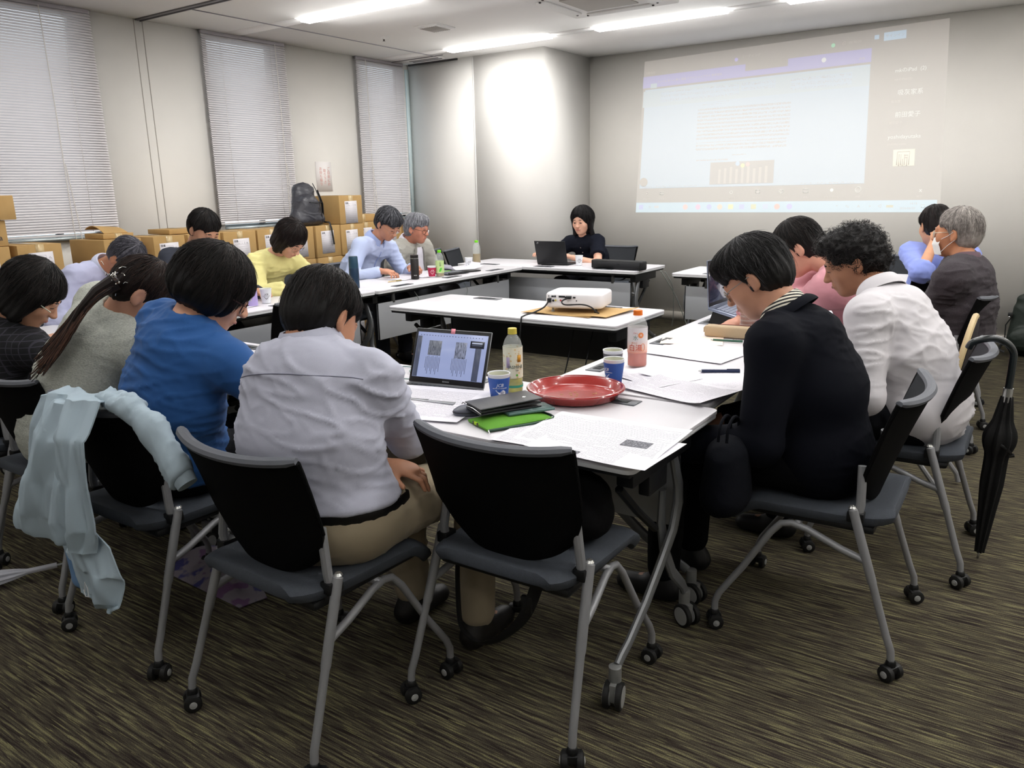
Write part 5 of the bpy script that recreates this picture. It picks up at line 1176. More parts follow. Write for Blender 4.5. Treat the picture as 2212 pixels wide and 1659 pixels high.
def bottle(x, y, label, capc, liquid, lh, lab=None, h=.205, r=.033, rz=0., lz=(.045, .145), name='drink_bottle'):
    t = thing(name, label, 'bottle', (x, y, TZ), rz, 'plastic drink bottles on the tables')
    pr = [(0, .003), (r * .55, .001), (r * .92, 0), (r, .008), (r, .03), (r * .965, .036), (r, .042)]
    pr += [(r, lz[1]), (r * .99, h * .70), (r * .93, h * .76), (r * .80, h * .82), (r * .6, h * .87), (r * .40, h * .905), (r * .385, h * .93)]
    MB().lathe(pr, 32).build('bottle_shell', m_pet, t)
    MB().lathe([(0, .004), (r * .93, .005), (r * .95, .01), (r * .95, lh), (0, lh)], 28).build('drink', liquid, t)
    MB().lathe([(r * .42, h * .91), (r * .47, h * .912), (r * .47, h * .925), (r * .42, h * .928)], 20).build('neck_ring', mat('ring_' + capc.strip('#'), capc, .5), t)
    c = MB().lathe([(0, h * .925), (r * .45, h * .925), (r * .46, h * .935), (r * .45, h * .995), (r * .41, h), (0, h)], 36).build('cap', mat('ring_' + capc.strip('#'), capc, .5), t)
    if lab: MB().lathe([(r * 1.012, lz[0]), (r * 1.012, lz[1])], 32, cap=False).build('label_sleeve', lab, t)
    return t
def on_bottle(t, s_, size, z, m, r, a=0., shear=0.):
    o = text(s_, size, m, t, None, shear=shear); wrap(o.data, r); o.matrix_local = Matrix.Rotation(a, 4, 'Z') @ Matrix.Translation((0, 0, z)) @ Matrix.Rotation(PI / 2, 4, 'X'); return o
# jasmine tea
k = NT('jasmine_label', .35); v_ = k.coord((1, 1, 1)); vo = k.n('TexVoronoi'); vo.inputs['Scale'].default_value = 75; k.l(v_, vo.inputs[0]); sp_ = k.math('LESS_THAN', vo.outputs[0], .28); hi_ = k.math('GREATER_THAN', k.n('SeparateXYZ').outputs[2], 0.)
k.base(k.mix(k.math('MULTIPLY', sp_, .6), '#dcdcc6', '#c9a64e')); m_jl = k.m
m_jas = mat('jasmine_tea', '#c8c010', .1, trans=.5, ior=1.2); m_dk = mat('label_green_ink', '#56685a', .6)
t = bottle(-1.425, 2.085, 'jasmine tea bottle with a yellow-green cap, behind the blue cup', '#c6b848', m_jas, .050, m_jl, h=.215, r=.0325, rz=.65, lz=(.052, .155))
on_bottle(t, 'JASMINE', .015, .090, m_dk, .0334, .25); on_bottle(t, 'TEA', .007, .079, m_dk, .0334, .35)
MB().lathe([(.0332, .02), (.0332, .028)], 30, cap=False).build('green_band', mat('band_green', '#3f9a80', .4), t)
for a_, z_, w_, h_, c_ in ((.62, .118, .014, .024, '#c08a20'), (-.55, .105, .012, .036, '#a89ab8')):
    me = MB().box((0, 0, 0), (w_, h_, .0005)).mesh('label_patch', mat('patch' + c_, c_, .5)); wrap(me, .0334); o = link('label_patch', me, t); o.matrix_local = Matrix.Rotation(a_, 4, 'Z') @ Matrix.Translation((0, 0, z_)) @ Matrix.Rotation(PI / 2, 4, 'X')
me = MB().lathe([(0, 0), (.004, 0)], 12, cap=False).mesh('leaf_mark', mat('leaf_green', '#58a83c', .5)); wrap(me, .0336); o = link('leaf_mark', me, t); o.matrix_local = Matrix.Rotation(.35, 4, 'Z') @ Matrix.Translation((0, 0, .063)) @ Matrix.Rotation(PI / 2, 4, 'X')
# peach water
k = NT('peach_label', .3); v_ = k.coord((1, 1, 1)); s3 = k.n('SeparateXYZ'); k.l(v_, s3.inputs[0]); k.base(k.ramp(k.math('DIVIDE', s3.outputs[2], .17), [(.30, '#e8927c'), (.42, '#edc9ba'), (.6, '#e4dcdc'), (1., '#dcd8dc')])); k.b.inputs['Alpha'].default_value = .93
t = bottle(-1.235, 2.635, 'bottle of peach drink with an orange cap in the middle of the right row', '#e87418', mat('peach_drink', '#e2735c', .1, trans=.4, ior=1.2), .060, k.m, h=.212, r=.037, rz=.35, lz=(.055, .150))
mo = mat('label_red_ink', '#cf5a48', .6); mo2 = mat('label_orange', '#e88a50', .5)
on_bottle(t, '白湯', .027, .074, mo, .0380, -.12); on_bottle(t, 'アサヒ', .006, .130, mo, .0380, -.1); on_bottle(t, 'おいしい', .006, .094, mo2, .0380, -.2); on_bottle(t, '水', .020, .112, mat('label_grey_green', '#6f8a80', .6), .0380, -.1)
me = MB().lathe([(0, 0), (.0105, 0)], 24, cap=False).mesh('round_badge', mo2); wrap(me, .0381); o = link('round_badge', me, t); o.matrix_local = Matrix.Rotation(.42, 4, 'Z') @ Matrix.Translation((0, 0, .123)) @ Matrix.Rotation(PI / 2, 4, 'X')
on_bottle(t, '桃', .009, .1225, mat('label_cream', '#f6e8d8', .6), .0386, .42)
MB().tube([(.0385 * math.sin(.65 + .2 * math.cos(a)), -.0385 * math.cos(.65 + .2 * math.cos(a)), .078 + .014 * math.sin(a)) for a in [2 * PI * i / 20 for i in range(20)]], .0008, 4, closed=True).build('peach_outline', mo2, t)
# green tea x2, amber iced tea behind the navy jacket
m_gt = mat('green_tea', '#a8860a', .1, trans=.45, ior=1.2)
t = bottle(-3.93, 4.765, 'green tea bottle with a bright green cap behind the crimson cup', '#76d820', mat('tea_amber', '#a88a4a', .1, trans=.4, ior=1.2), .028, mat('tea_label', '#c2dc98', .45), h=.205, r=.033, rz=.8, lz=(.03, .125))
on_bottle(t, 'お', .016, .105, mat('label_green_ink', '#56685a', .6), .034, 0); on_bottle(t, '茶', .016, .088, mat('label_green_ink', '#56685a', .6), .034, 0)
me = MB().add([(-.012, -.02, 0), (.004, -.018, 0), (.014, .004, 0), (.006, .014, 0), (-.006, .002, 0)], [(0, 1, 2, 3, 4)]).mesh('leaf_mark', mat('leaf_bright', '#5cc83c', .5)); wrap(me, .0342); o = link('leaf_mark', me, t); o.matrix_local = Matrix.Translation((0, 0, .06)) @ Matrix.Rotation(PI / 2, 4, 'X')
bottle(-4.255, 5.685, 'unlabelled bottle half full of golden tea with a bright green cap, by the table corner', '#76d820', m_gt, .095, None, h=.215, r=.0345)
t = bottle(-1.075, 3.44, 'ribbed bottle of amber tea standing behind the pencil case', '#d8d0c8', mat('amber_tea', '#a0441a', .1, trans=.4, ior=1.2), .125, None, h=.17, r=.036)
for i in range(6): MB().lathe([(.0365, .03 + i * .018), (.0372, .033 + i * .018), (.0365, .036 + i * .018)], 28, cap=False).build('rib', m_pet, t)
# flasks
def flask(x, y, prof, m, label, extra=None): 
    t = thing('vacuum_flask', label, 'flask', (x, y, TZ), .8, 'vacuum flasks on the window-side tables'); MB().lathe(prof, 32).build('flask_body', m, t); return t
m_lil = mat('lilac_paint', '#b09fd6', .45)
t = flask(-3.965, 3.01, [(0, 0), (.035, 0), (.0365, .004), (.0365, .09), (.034, .12), (.027, .165), (.0255, .20), (.0255, .225), (0, .225)], m_lil, 'tall lilac vacuum flask with a small sticker, beside the white cup')
MB().lathe([(0, .225), (.024, .225), (.024, .229), (0, .229)], 28).build('white_ring', m_cupw, t); MB().lathe([(0, .229), (.023, .229), (.024, .235), (.024, .262), (.021, .266), (0, .266)], 28).build('flask_cap', mat('lilac_grey', '#a9a9bd', .5), t)
me = MB().box((0, 0, 0), (.032, .018, .0006)).mesh('sticker', mat('sticker_cream', '#d6d2a8', .6)); wrap(me, .0369); o = link('sticker', me, t); o.matrix_local = Matrix.Rotation(-.35, 4, 'Z') @ Matrix.Translation((0, 0, .040)) @ Matrix.Rotation(PI / 2, 4, 'X'); on_bottle(t, '■ 会', .012, .04, mat('leaf_green', '#58a83c', .5), .0374, -.35)
m_nv = mat('navy_metal', '#243a52', .35, .4)
t = flask(-4.02, 3.93, [(0, 0), (.033, 0), (.0345, .004), (.0345, .135), (.033, .14), (.0, .14)], m_nv, 'tall dark blue vacuum flask behind the head of the grey-shirted man'); MB().lathe([(0, .14), (.0335, .14), (.034, .145), (.0315, .215), (.029, .222), (0, .222)], 32).build('flask_cup', mat('navy_metal_light', '#2b4a5e', .35, .3), t)
t = flask(-4.0, 4.55, [(0, 0), (.029, 0), (.0315, .003), (.0315, .152), (.0290, .156), (0, .156)], mat('black_metal', '#2a2727', .4, .4), 'black vacuum flask with a silver ring, left of the crimson cup')
MB().lathe([(0, .156), (.030, .156), (.030, .160), (0, .160)], 28).build('silver_ring', m_chrome, t); MB().lathe([(0, .160), (.031, .160), (.031, .180), (.028, .183), (0, .183)], 28).build('flask_cap', mat('black_metal', '#2a2727', .4, .4), t)
on_bottle(t, '■■■', .009, .03, m_chrome, .032, 0)
# ------------------------------------------------------------------ laptops
m_alum = mat('laptop_aluminium', '#8e9094', .35, .7); m_keyb = mat('keyboard_black', '#1b1c20', .5); m_key = mat('key_cap', '#26282c', .55); m_keyg = mat('key_grey', '#7d8598', .5)
def laptop(loc, rz, label, w, d, tilt, screen_m, body, keym, sh=.205, keys=True, deck_m=None):
    t = thing('laptop', label, 'laptop', loc, rz, 'open laptops on the tables')
    MB().box((0, -d / 2, .007), (w, d, .013)).build('laptop_base', body, t, bevel=.003)
    dk = MB().box((0, -d * .36, .0138), (w * .9, d * .5, .0008)).build('keyboard_well', deck_m or m_keyb, t)
    if keys:
        b = MB()
        for r_ in range(5):
            for c_ in range(14): b.box((-w * .43 + w * .86 * (c_ + .5) / 14, -d * .14 - d * .45 * (r_ + .5) / 5, .0152), (w * .86 / 14 * .84, d * .45 / 5 * .82, .0016))
        kk = b.build('keys', keym, t, smooth=False); kk['kind'] = 'stuff'
    MB().box((0, -d * .80, .0139), (w * .34, d * .30, .0006)).build('trackpad', body, t)
    s = link('screen_lid', MB().box((0, 0, sh / 2), (w, .006, sh)).mesh('screen_lid', body, bevel=.0028), t); s.matrix_local = Matrix.Translation((0, .0, .012)) @ Matrix.Rotation(-tilt, 4, 'X')
    MB().box((0, -.0032, sh / 2), (w - .004, .001, sh - .004)).build('screen_bezel', m_blk, s, bevel=.0004)
    sc = MB().box((0, -.0040, sh / 2 + .003), (w - .022, .0006, sh - .034)).build('display', screen_m, s)
    MB().tube([(-w * .42, 0, .010), (w * .42, 0, .010)], .0055, 8).build('hinge_bar', body, t)
    return t, s
def glow(name, col, s_): return mat(name, '#0a0a0c', .35, emit=col, estr=s_)
t, s = laptop((-1.650, 2.005, TZ), math.radians(8), 'open silver laptop showing a document, left of the blue paper cup', .298, .205, math.radians(22), glow('display_lavender', '#9fabd6', .82), m_alum, m_key, sh=.192)
g1, g2, g3, g4 = glow('display_grey', '#5f6780', .5), glow('display_dark', '#2a2f3c', .4), glow('display_white', '#c8d0ea', .7), glow('display_ink', '#6a7290', .55)
def scr(x0_, z0_, x1_, z1_, m, lay, name):
    z0_ *= .935; z1_ *= .935; return MB().box(((x0_ + x1_) / 2, -.0045 - .0002 * lay, (z0_ + z1_) / 2), (x1_ - x0_, .0002, z1_ - z0_)).build(name, m, s)
scr(-.137, .022, -.119, .175, g1, 1, 'side_bar'); scr(.096, .022, .119, .160, g1, 1, 'side_bar')
k = NT('display_scan', .4); k.b.inputs['Base Color'].default_value = (0, 0, 0, 1); nn = k.noise(k.coord((330, 1, 60)), 1, 3, .7); k.l(k.ramp(nn, [(.35, '#4a5060'), (.6, '#9aa0b0')]), k.b.inputs['Emission Color']); k.b.inputs['Emission Strength'].default_value = .55
scr(-.088, .105, -.037, .160, k.m, 1, 'scanned_page')
k2 = NT('display_scan_stripes', .4); k2.b.inputs['Base Color'].default_value = (0, 0, 0, 1); nn = k2.noise(k2.coord((500, 1, 40)), 1, 3, .7); k2.l(k2.ramp(nn, [(.42, '#20283a'), (.52, '#a8b0cc')]), k2.b.inputs['Emission Color']); k2.b.inputs['Emission Strength'].default_value = .58
scr(.018, .100, .062, .160, k2.m, 1, 'scanned_page'); scr(.074, .142, .128, .168, g2, 2, 'pop_up_window'); scr(.080, .158, .120, .163, g3, 3, 'pop_up_field'); scr(.080, .151, .120, .155, g1, 3, 'pop_up_field')
b = MB()
for X0 in (-.092, .012):
    for i in range(11): b.box((X0 + .0055 * i, -.0048, .072 - (i % 3) * .004), (.0018, .0002, .040 + .012 * ((i * 7) % 3)))
b.build('vertical_text', g4, s)['kind'] = 'stuff'
b = MB()
for i in range(22): b.box((-.125 + .0115 * i, -.0048, .1675), (.0045, .0002, .0022))
b.build('tool_icons', g4, s)['kind'] = 'stuff'
MB().box((.0, -.0052, .186), (.016, .001, .018)).build('pink_sticky_tab', mat('pink_note', '#f09aa8', .7), s)
text('■■■■■', .006, m_alum, s, frame((0, -.0040, .0095), (1, 0, 0), (0, 0, 1)))
# second laptop on its stand, right row
k = NT('display_dark_glow', .12); k.b.inputs['Base Color'].default_value = (.01, .01, .012, 1); nn = k.noise(k.coord((7, 7, 7)), 1, 3); k.l(k.ramp(nn, [(.3, '#181c2c'), (.5, '#3c3a52'), (.7, '#6a5a60')]), k.b.inputs['Emission Color']); k.b.inputs['Emission Strength'].default_value = .45
t, s2 = laptop((0, 0, 0), 0, 'open silver laptop raised on a black stand, in front of the navy jacket', .32, .22, math.radians(18), k.m, mat('laptop_silver_blue', '#8a93a8', .3, .6), m_keyg, sh=.225, deck_m=mat('key_well_grey', '#5c6478', .5))
t.matrix_world = Matrix.Translation((-1.335, 3.79, TZ + .068)) @ Matrix.Rotation(math.radians(90), 4, 'Z') @ Matrix.Rotation(math.radians(14), 4, 'X')
st = thing('laptop_stand', 'black folding laptop stand under the raised laptop, right row', 'stand', (-1.335, 3.79, TZ), math.radians(90))
MB().add([(-.14, .0, .0), (.14, .0, .0), (.14, -.02, .062), (-.14, -.02, .062), (-.14, -.23, .0), (.14, -.23, .0), (.14, -.225, .006), (-.14, -.225, .006)], [(0, 1, 2, 3), (4, 5, 6, 7), (0, 1, 5, 4), (3, 2, 6, 7), (0, 3, 7, 4), (1, 2, 6, 5)]).build('stand_wedge', mat('black_leather', '#0d0c0c', .4), st)
# black laptop seen from its back
t, s3_ = laptop((-3.60, 5.915, TZ), math.radians(184), 'black laptop seen from its lid side, in front of the woman in black', .30, .20, math.radians(16), g2, mat('black_laptop_shell', '#16171a', .5), m_key, sh=.205)
text('T.P', .016, m_chrome, s3_, frame((.118, .0034, .186), (-1, 0, .55), (.5, 0, 1))); MB().tube([(-.05, .02, .004), (.0, .055, .003), (.08, .05, .003), (.1, .02, .003)], .003, 6).build('dark_cable', m_blk, t)
# sound bar
t = thing('sound_bar', 'long black meeting sound bar on the far table, right of the woman', 'speaker', (-2.905, 5.81, TZ), math.radians(-5))
MB().box((0, 0, .037), (.49, .075, .072)).build('speaker_body', mat('speaker_black', '#131416', .5), t, bevel=.012, seg=3); MB().box((0, -.0385, .037), (.44, .002, .05)).build('speaker_grille', mat('grille_black', '#1d1e21', .7, bump=.5, bscale=900), t)
MB().lathe([(0, .003), (.010, .002), (.011, 0)], 16, frame((.02, -.0395, .04), (1, 0, 0), (0, 0, 1))).build('speaker_lens', m_hole, t); MB().box((-.15, 0, .002), (.05, .05, .004)).box((.15, 0, .002), (.05, .05, .004)).build('rubber_foot', m_tyre, t)
# ------------------------------------------------------------------ projector on its envelope
t = thing('kraft_envelope', 'brown paper envelopes lying under the projector', 'envelope', (-2.08, 3.70, TZ), 0)
k = NT('kraft_paper', .8); k.base(k.mix(k.noise(k.coord(), 12, 3), '#b8925a', '#c9a770')); m_kr = k.m
MB().grid(lambda u, v: ((u - .5) * .50 + .03 * (v - .5), (v - .5) * .33 + .04 * (u - .5), .004 + .012 * max(0, u - .85) * 6 * v + .004 * math.sin(u * 9) * (1 - v) ** 2), 20, 10, .002).build('envelope_sheet', m_kr, t)
MB().grid(lambda u, v: ((u - .5) * .42 - .04, (v - .5) * .30 - .005, .0015 + .003 * math.sin(u * 7) * (1 - v) ** 3), 20, 10, .0015).build('envelope_sheet', m_kr, t, rotz=-.12)
t = thing('projector', 'white data projector with cables in its back, on the middle table', 'projector', (-2.10, 3.73, TZ + .010), math.radians(14))
m_pw = mat('projector_white', '#e6e4e6', .4); P_ = []
for sx, sy, a0 in ((1, -1, -90), (1, 1, 0), (-1, 1, 90), (-1, -1, 180)):
    for k_ in range(5): a = math.radians(a0 + k_ * 22.5); P_.append((sx * .115 + .045 * math.cos(a), sy * .085 + .045 * math.sin(a)))
MB().prism(P_, .018, .100).build('projector_case', m_pw, t, bevel=.016, seg=4)
b = MB(); F0 = -.1305
for X, Z, w_, h_ in ((-.135, .083, .006, .006), (-.112, .083, .013, .007), (-.098, .083, .009, .009), (-.06, .082, .034, .010), (-.022, .081, .030, .012), (.008, .079, .014, .008), (-.128, .062, .016, .028), (.02, .062, .005, .006)): b.box((X, F0 + (.0 if abs(X) < .117 else .006), Z), (w_, .004, h_))
b.build('socket', m_hole, t)
for i, c_ in enumerate(('#c8b858', '#d8d4cc', '#b04848')): MB().tube([(-.095 + .014 * i, -.134, .062), (-.095 + .014 * i, -.128, .062)], .005, 12).build('audio_jack', mat('jack' + c_, c_, .4), t)
MB().tube([(-.108, -.134, .060), (-.108, -.128, .060)], .0062, 12).build('round_socket', m_hole, t)
MB().box((.02, .03, .1003), (.13, .07, .001)).build('control_panel', mat('panel_pale', '#d2d2d8', .5), t, bevel=.0003); MB().lathe([(.0, 0), (.03, 0), (.032, .003), (.03, .005)], 24, frame((.06, .131, .06), (-1, 0, 0), (0, 0, 1))).build('lens', m_hole, t)
for X, Y in ((-.12, -.10), (.12, -.10), (.0, .10)): MB().lathe([(.010, -.009), (.010, .002), (.006, .004), (.006, .02)], 12, Matrix.Translation((X, Y, 0))).build('foot', m_hub if X < 0 else m_tyre, t)
Mp = t.matrix_world.copy(); Mp = Matrix.Translation((-2.10, 3.73, TZ + .010)) @ Matrix.Rotation(math.radians(14), 4, 'Z'); Lp = lambda *a: tuple(Mp @ Vector(a))
MB().box((-.022, -.142, .079), (.032, .022, .013)).box((-.128, -.140, .062), (.018, .024, .024)).build('cable_plug', m_blk, t, bevel=.002)
def smooth(pts, n=6):
    P = [nv(p) for p in pts]; P = [P[0]] + P + [P[-1]]; out = []
    for i in range(1, len(P) - 2):
        for j in range(n):
            u = j / n; a, b_, c_, d_ = P[i - 1], P[i], P[i + 1], P[i + 2]
            out.append(tuple(.5 * ((2 * b_) + (-a + c_) * u + (2 * a - 5 * b_ + 4 * c_ - d_) * u * u + (-a + 3 * b_ - 3 * c_ + d_) * u ** 3)))
    out.append(tuple(P[-2])); return out
def cable(name, pts, r, m, label): return tag(MB().tube(smooth(pts), r, 7).build(name, m), label, 'cable', 'cables')
m_cb = mat('cable_black', '#141416', .5); m_cg = mat('cable_grey', '#8d948f', .5); m_cgg = mat('cable_pale_green', '#93a8a6', .5)
cable('power_cable', [Lp(-.128, -.150, .060), Lp(-.145, -.18, .03), (-2.245, 3.50, .735), (-2.25, 3.40, .728), (-2.25, 3.375, .70), (-2.25, 3.36, .50), (-2.22, 3.37, .20), (-2.15, 3.33, .02), (-2.0, 3.2, .008)], .0045, m_cb, 'black power cable hanging over the near edge of the projector table, left one')
cable('video_cable', [Lp(-.022, -.153, .078), Lp(-.05, -.165, .062), Lp(-.03, -.17, .045), Lp(.06, -.165, .048), Lp(.11, -.165, .035), Lp(.135, -.16, .010), Lp(.142, -.13, .0)], .0042, m_cb, 'black video cable looped behind the projector')
cable('power_cable', [(-2.10, 3.68, .66), (-2.09, 3.55, .40), (-2.11, 3.40, .15), (-2.12, 3.36, .02), (-2.1, 3.3, .006)], .004, m_cb, 'black cable hanging below the projector table, middle one')
cable('power_cable', [(-1.98, 3.68, .66), (-1.97, 3.55, .42), (-1.95, 3.42, .15), (-1.92, 3.38, .02), (-1.9, 3.3, .006)], .004, m_cb, 'black cable hanging below the projector table, right one')
for i, (x, y, rx, ry) in enumerate(((-2.28, 3.05, .30, .10), (-2.0, 3.10, .24, .12), (-1.75, 3.18, .20, .10))): cable('floor_cable', [(x + rx * math.cos(a) + .03 * math.sin(3 * a), y + ry * math.sin(a) + .02 * math.cos(2 * a), .006) for a in [i + 5.6 * j / 14 for j in range(15)]], .0032, m_cg, 'grey cable coiled on the carpet in front of the projector table, %s' % ('left', 'middle', 'right')[i])
cable('floor_cable', [(-2.9, 3.0, .005), (-2.5, 3.12, .006), (-2.1, 3.02, .006), (-1.8, 3.16, .006), (-1.5, 3.12, .006)], .003, mat('cable_blue_grey', '#7f95a5', .5), 'pale blue cable running straight across the carpet in the ring')
cable('hanging_cable', [(-2.66, 6.10, .69), (-2.60, 6.30, .45), (-2.52, 6.42, .15), (-2.35, 6.3, .008), (-2.1, 6.0, .006)], .004, m_cg, 'grey cable hanging from the far table and running over the carpet')
cable('hanging_cable', [(-2.60, 6.05, .69), (-2.57, 6.15, .55), (-2.60, 6.25, .30), (-2.63, 6.3, .20)], .0035, m_cg, 'short grey cable hanging under the far table end')
cable('charging_cable', [(-1.81, 2.03, TZ + .008), (-1.88, 2.03, TZ + .004), (-2.0, 2.06, TZ + .003), (-2.05, 2.14, TZ + .003), (-1.98, 2.19, TZ + .003), (-1.85, 2.19, TZ + .003), (-1.80, 2.14, TZ + .003), (-1.86, 2.10, TZ + .004), (-1.93, 2.14, TZ + .005), (-1.90, 2.20, TZ + .004), (-1.8, 2.215, TZ + .003)], .0026, m_cgg, 'pale green charging cable coiled left of the open laptop')
for i, y in enumerate((4.35, 4.95)): cable('hanging_cable', [(-3.84, y, .66), (-3.83, y + .03, .60), (-3.835, y + .01, .52), (-3.84, y + .03, .42)], .0025, m_cg, 'thin cable hanging at the window-side row, %s one' % ('nearer', 'farther')[i])
# ------------------------------------------------------------------ papers and small things on the tables
m_pap = {}
def paper(cx, cy, rz, w, d, label, mt, curl=0., z=0., name='printed_sheet', n=1, edge=None, picture=None, drop=None, lift=0.):
    t = thing(name, label, 'paper', (cx, cy, TZ + .0008 + z), rz, 'printed papers on the tables')
    def f(u, v):
        x, y = (u - .5) * w, (v - .5) * d; zz = .0006 + curl * (max(0, abs(u - .5) * 2 - .6) ** 2 * .12) + .0008 * math.sin(u * 7 + v * 5)
        if lift: q_ = min(1, max(0, (v - .38) / .34)); zz += lift * q_ * q_ * (3 - 2 * q_)
        if drop: zz -= drop * max(0, .28 - v) ** 1.6
        return (x, y, zz)
    MB().grid(f, 14, 10, .0006).build('sheet', mt, t)
    if picture:
        X, Y, pw, ph, pm = picture; MB().grid(lambda u, v: (X + (u - .5) * pw, Y + (v - .5) * ph, f(X / w + .5, Y / d + .5)[2] + .0009), 2, 2).build('printed_picture', pm, t)
    return t
TP = lambda nm, w, d, pitch=.0072, dens=.52, two=False, base='#e4e2ea', ink='#85828e', vertical=False: text_mat(nm, base, ink, -w * .40, w * .40, -d * .40, d * .38, pitch, dens, .0022, vertical)
k = NT('printed_rubbing', .7); k.base(k.mix(k.math('GREATER_THAN', k.noise(k.coord((260, 90, 1)), 1, 3), .52), '#55565e', '#83848c')); m_rub = k.m
mA = text_mat('print_spread', '#eceaf2', '#84818d', -.19, .19, -.115, .12, .0078, .56, .0024)
mB = TP('print_single', .21, .297); mC = TP('print_a3', .42, .297)
m_plain = mat('plain_paper', '#eceaf2', .7)
# foreground pair of sheets at the table corner
paper(-.945, 1.805, math.radians(2.5), .405, .297, 'large printed sheet with a small dark picture, overhanging the nearest table corner', mA, .1, .0035, picture=(.115, -.035, .075, .050, m_rub), drop=.05)
paper(-.90, 1.735, math.radians(-2), .35, .24, 'printed sheet under the large sheet, its lower edge hanging over the table corner', mB, .1, .0012, picture=(-.06, -.09, .07, .02, m_rub))
paper(-1.02, 1.765, math.radians(4), .36, .26, 'printed sheet with small columns, lowest of the sheets at the table corner', mC, 0., .0)
# sheets before the grey shirt
paper(-1.60, 1.795, math.radians(14), .42, .31, 'wide printed sheet between the open laptop and the grey-shirted man', mC, .05, .0022, lift=.016)
paper(-1.47, 1.83, math.radians(40), .21, .25, 'blank underside sheet half covered by the wide sheet, pointing at the blue cup', m_plain, 0., .0006)
paper(-1.86, 1.78, math.radians(-6), .25, .22, 'printed sheet covering the keyboard corner of the open laptop', mB, .0, .0)
# sheets on the right row
paper(-.955, 2.36, math.radians(-15), .33, .22, 'printed sheet overhanging the right row beside the red tray, curled corner', mC, .4, .0035)
paper(-.945, 2.60, math.radians(-10), .40, .27, 'printed sheet under the navy blue pen', text_mat('print_d', '#eceaf2', '#84818d', -.16, .16, -.11, .11, .0078, .5, .0024), .25, .0022)
paper(-1.10, 2.50, math.radians(-22), .26, .20, 'pale sheet lying behind the blue cup, its edge curled', mB, .2, .0)
paper(-1.12, 2.98, math.radians(-8), .34, .30, 'printed sheet near the pencil case, in the middle of the right row', mC, .0, .0009)
paper(-1.24, 3.20, math.radians(18), .26, .19, 'pale peach coloured sheet at the edge of the right row', mat('peach_paper', '#f3dccb', .8), 0., 0.)
paper(-1.05, 4.35, math.radians(6), .42, .3, 'printed sheet in front of the man in pink', mC, .0, .0); paper(-1.10, 4.85, math.radians(-6), .30, .2, 'printed sheet at the far end of the right row', mB, .0, .0)
# window-side row
for (x, y, r_, w_, d_, cu, lb_) in ((-4.12, 2.48, 80, .3, .21, 0, 'printed sheet before the bending man'), (-4.05, 2.83, 95, .40, .28, .0, 'printed sheets left of the lilac flask'), (-4.18, 3.68, 84, .3, .21, .0, 'printed sheet before the woman in yellow'),
                                   (-4.17, 4.62, 98, .40, .27, .0, 'printed sheet before the man in light blue'), (-4.07, 4.80, 80, .3, .21, .0, 'printed sheet behind the crimson cup')):
    paper(x, y, math.radians(r_), w_, d_, lb_, mC, cu)
paper(-4.14, 5.28, math.radians(70), .30, .22, 'curled printed sheets before the older man', mB, 2.4, .004); paper(-4.20, 5.36, math.radians(60), .34, .24, 'loose printed sheet under the curled sheets before the older man', mB, 1.2)
paper(-2.45, 1.86, math.radians(5), .3, .21, 'printed sheet before the person in the blue T-shirt', mC); paper(-2.95, 1.86, math.radians(-4), .3, .21, 'printed sheet before the woman with the ponytail', mB); paper(-3.45, 1.86, math.radians(2), .3, .21, 'printed sheet at the left end of the nearest tables', mC)
# red tray
k = NT('red_lacquer', .22); k.b.inputs['Coat Weight'].default_value = .5; v_ = k.coord(); sp_ = k.math('GREATER_THAN', k.noise(v_, 260, 1), .66); k.base(k.mix(k.math('MULTIPLY', sp_, .25), '#9c2722', '#b8524a')); m_tray = k.m
t = thing('serving_tray', 'round red lacquered serving tray on the nearest table corner', 'tray', (-1.215, 2.135, TZ), .3)
MB().lathe([(0, .006), (.118, .006), (.126, .007), (.132, .012), (.145, .031), (.150, .0332), (.155, .0332), (.158, .031), (.157, .0285), (.152, .026), (.135, .004), (.125, .0), (0, .0)], 64).build('tray_dish', m_tray, t)
MB().lathe([(.1475, .0330), (.151, .0355), (.1565, .0350), (.1595, .0310), (.1575, .0270)], 64, cap=False).build('tray_rim', mat('red_rim', '#8e1f20', .2, coat=.5), t)
b = MB()
for x, y, r_ in ((-.02, .01, .4), (-.012, -.012, 1.2), (.004, .004, 2.2), (.006, -.02, .2), (.055, .02, .9), (.062, .028, 1.9), (-.045, -.01, .3), (-.008, .025, 2.8)): b.add([(x + .007 * math.cos(r_), y + .007 * math.sin(r_), .0066), (x + .003 * math.cos(r_ + 1.6), y + .003 * math.sin(r_ + 1.6), .0066), (x - .007 * math.cos(r_), y - .007 * math.sin(r_), .0066), (x + .003 * math.cos(r_ - 1.6), y + .003 * math.sin(r_ - 1.6), .0066)], [(0, 1, 2, 3)])
b.build('gold_leaf_marks', mat('gold_green', '#8f8a2a', .4, .3), t)
# green pouch, phone, wallet, mouse case, keys
t = thing('green_pouch', 'bright green zipped pouch with a beaded pull, under the black wallet', 'pouch', (-1.243, 1.80, TZ), math.radians(64))
MB().grid(lambda u, v: ((u - .5) * .215, (v - .5) * .125, .004 + .010 * (1 - (2 * u - 1) ** 4) * (1 - (2 * v - 1) ** 4)), 16, 12, .008).build('pouch_body', mat('green_felt', '#5d9a2c', .85, bump=.3, bscale=600), t, bevel=.002)
MB().tube(smooth([(-.107, -.062, .004), (.107, -.062, .004), (.107, .062, .004)]), .004, 6).build('zip_edge', mat('dark_green_zip', '#2c4a3a', .6), t)
MB().box((-.1075, .01, .007), (.004, .032, .009)).build('pouch_tag', mat('tag_yellow_green', '#a8d020', .6), t); MB().box((-.1085, -.002, .007), (.0035, .008, .009)).box((-.1085, .024, .007), (.0035, .007, .009)).build('tag_print', m_ink, t)
b = MB()
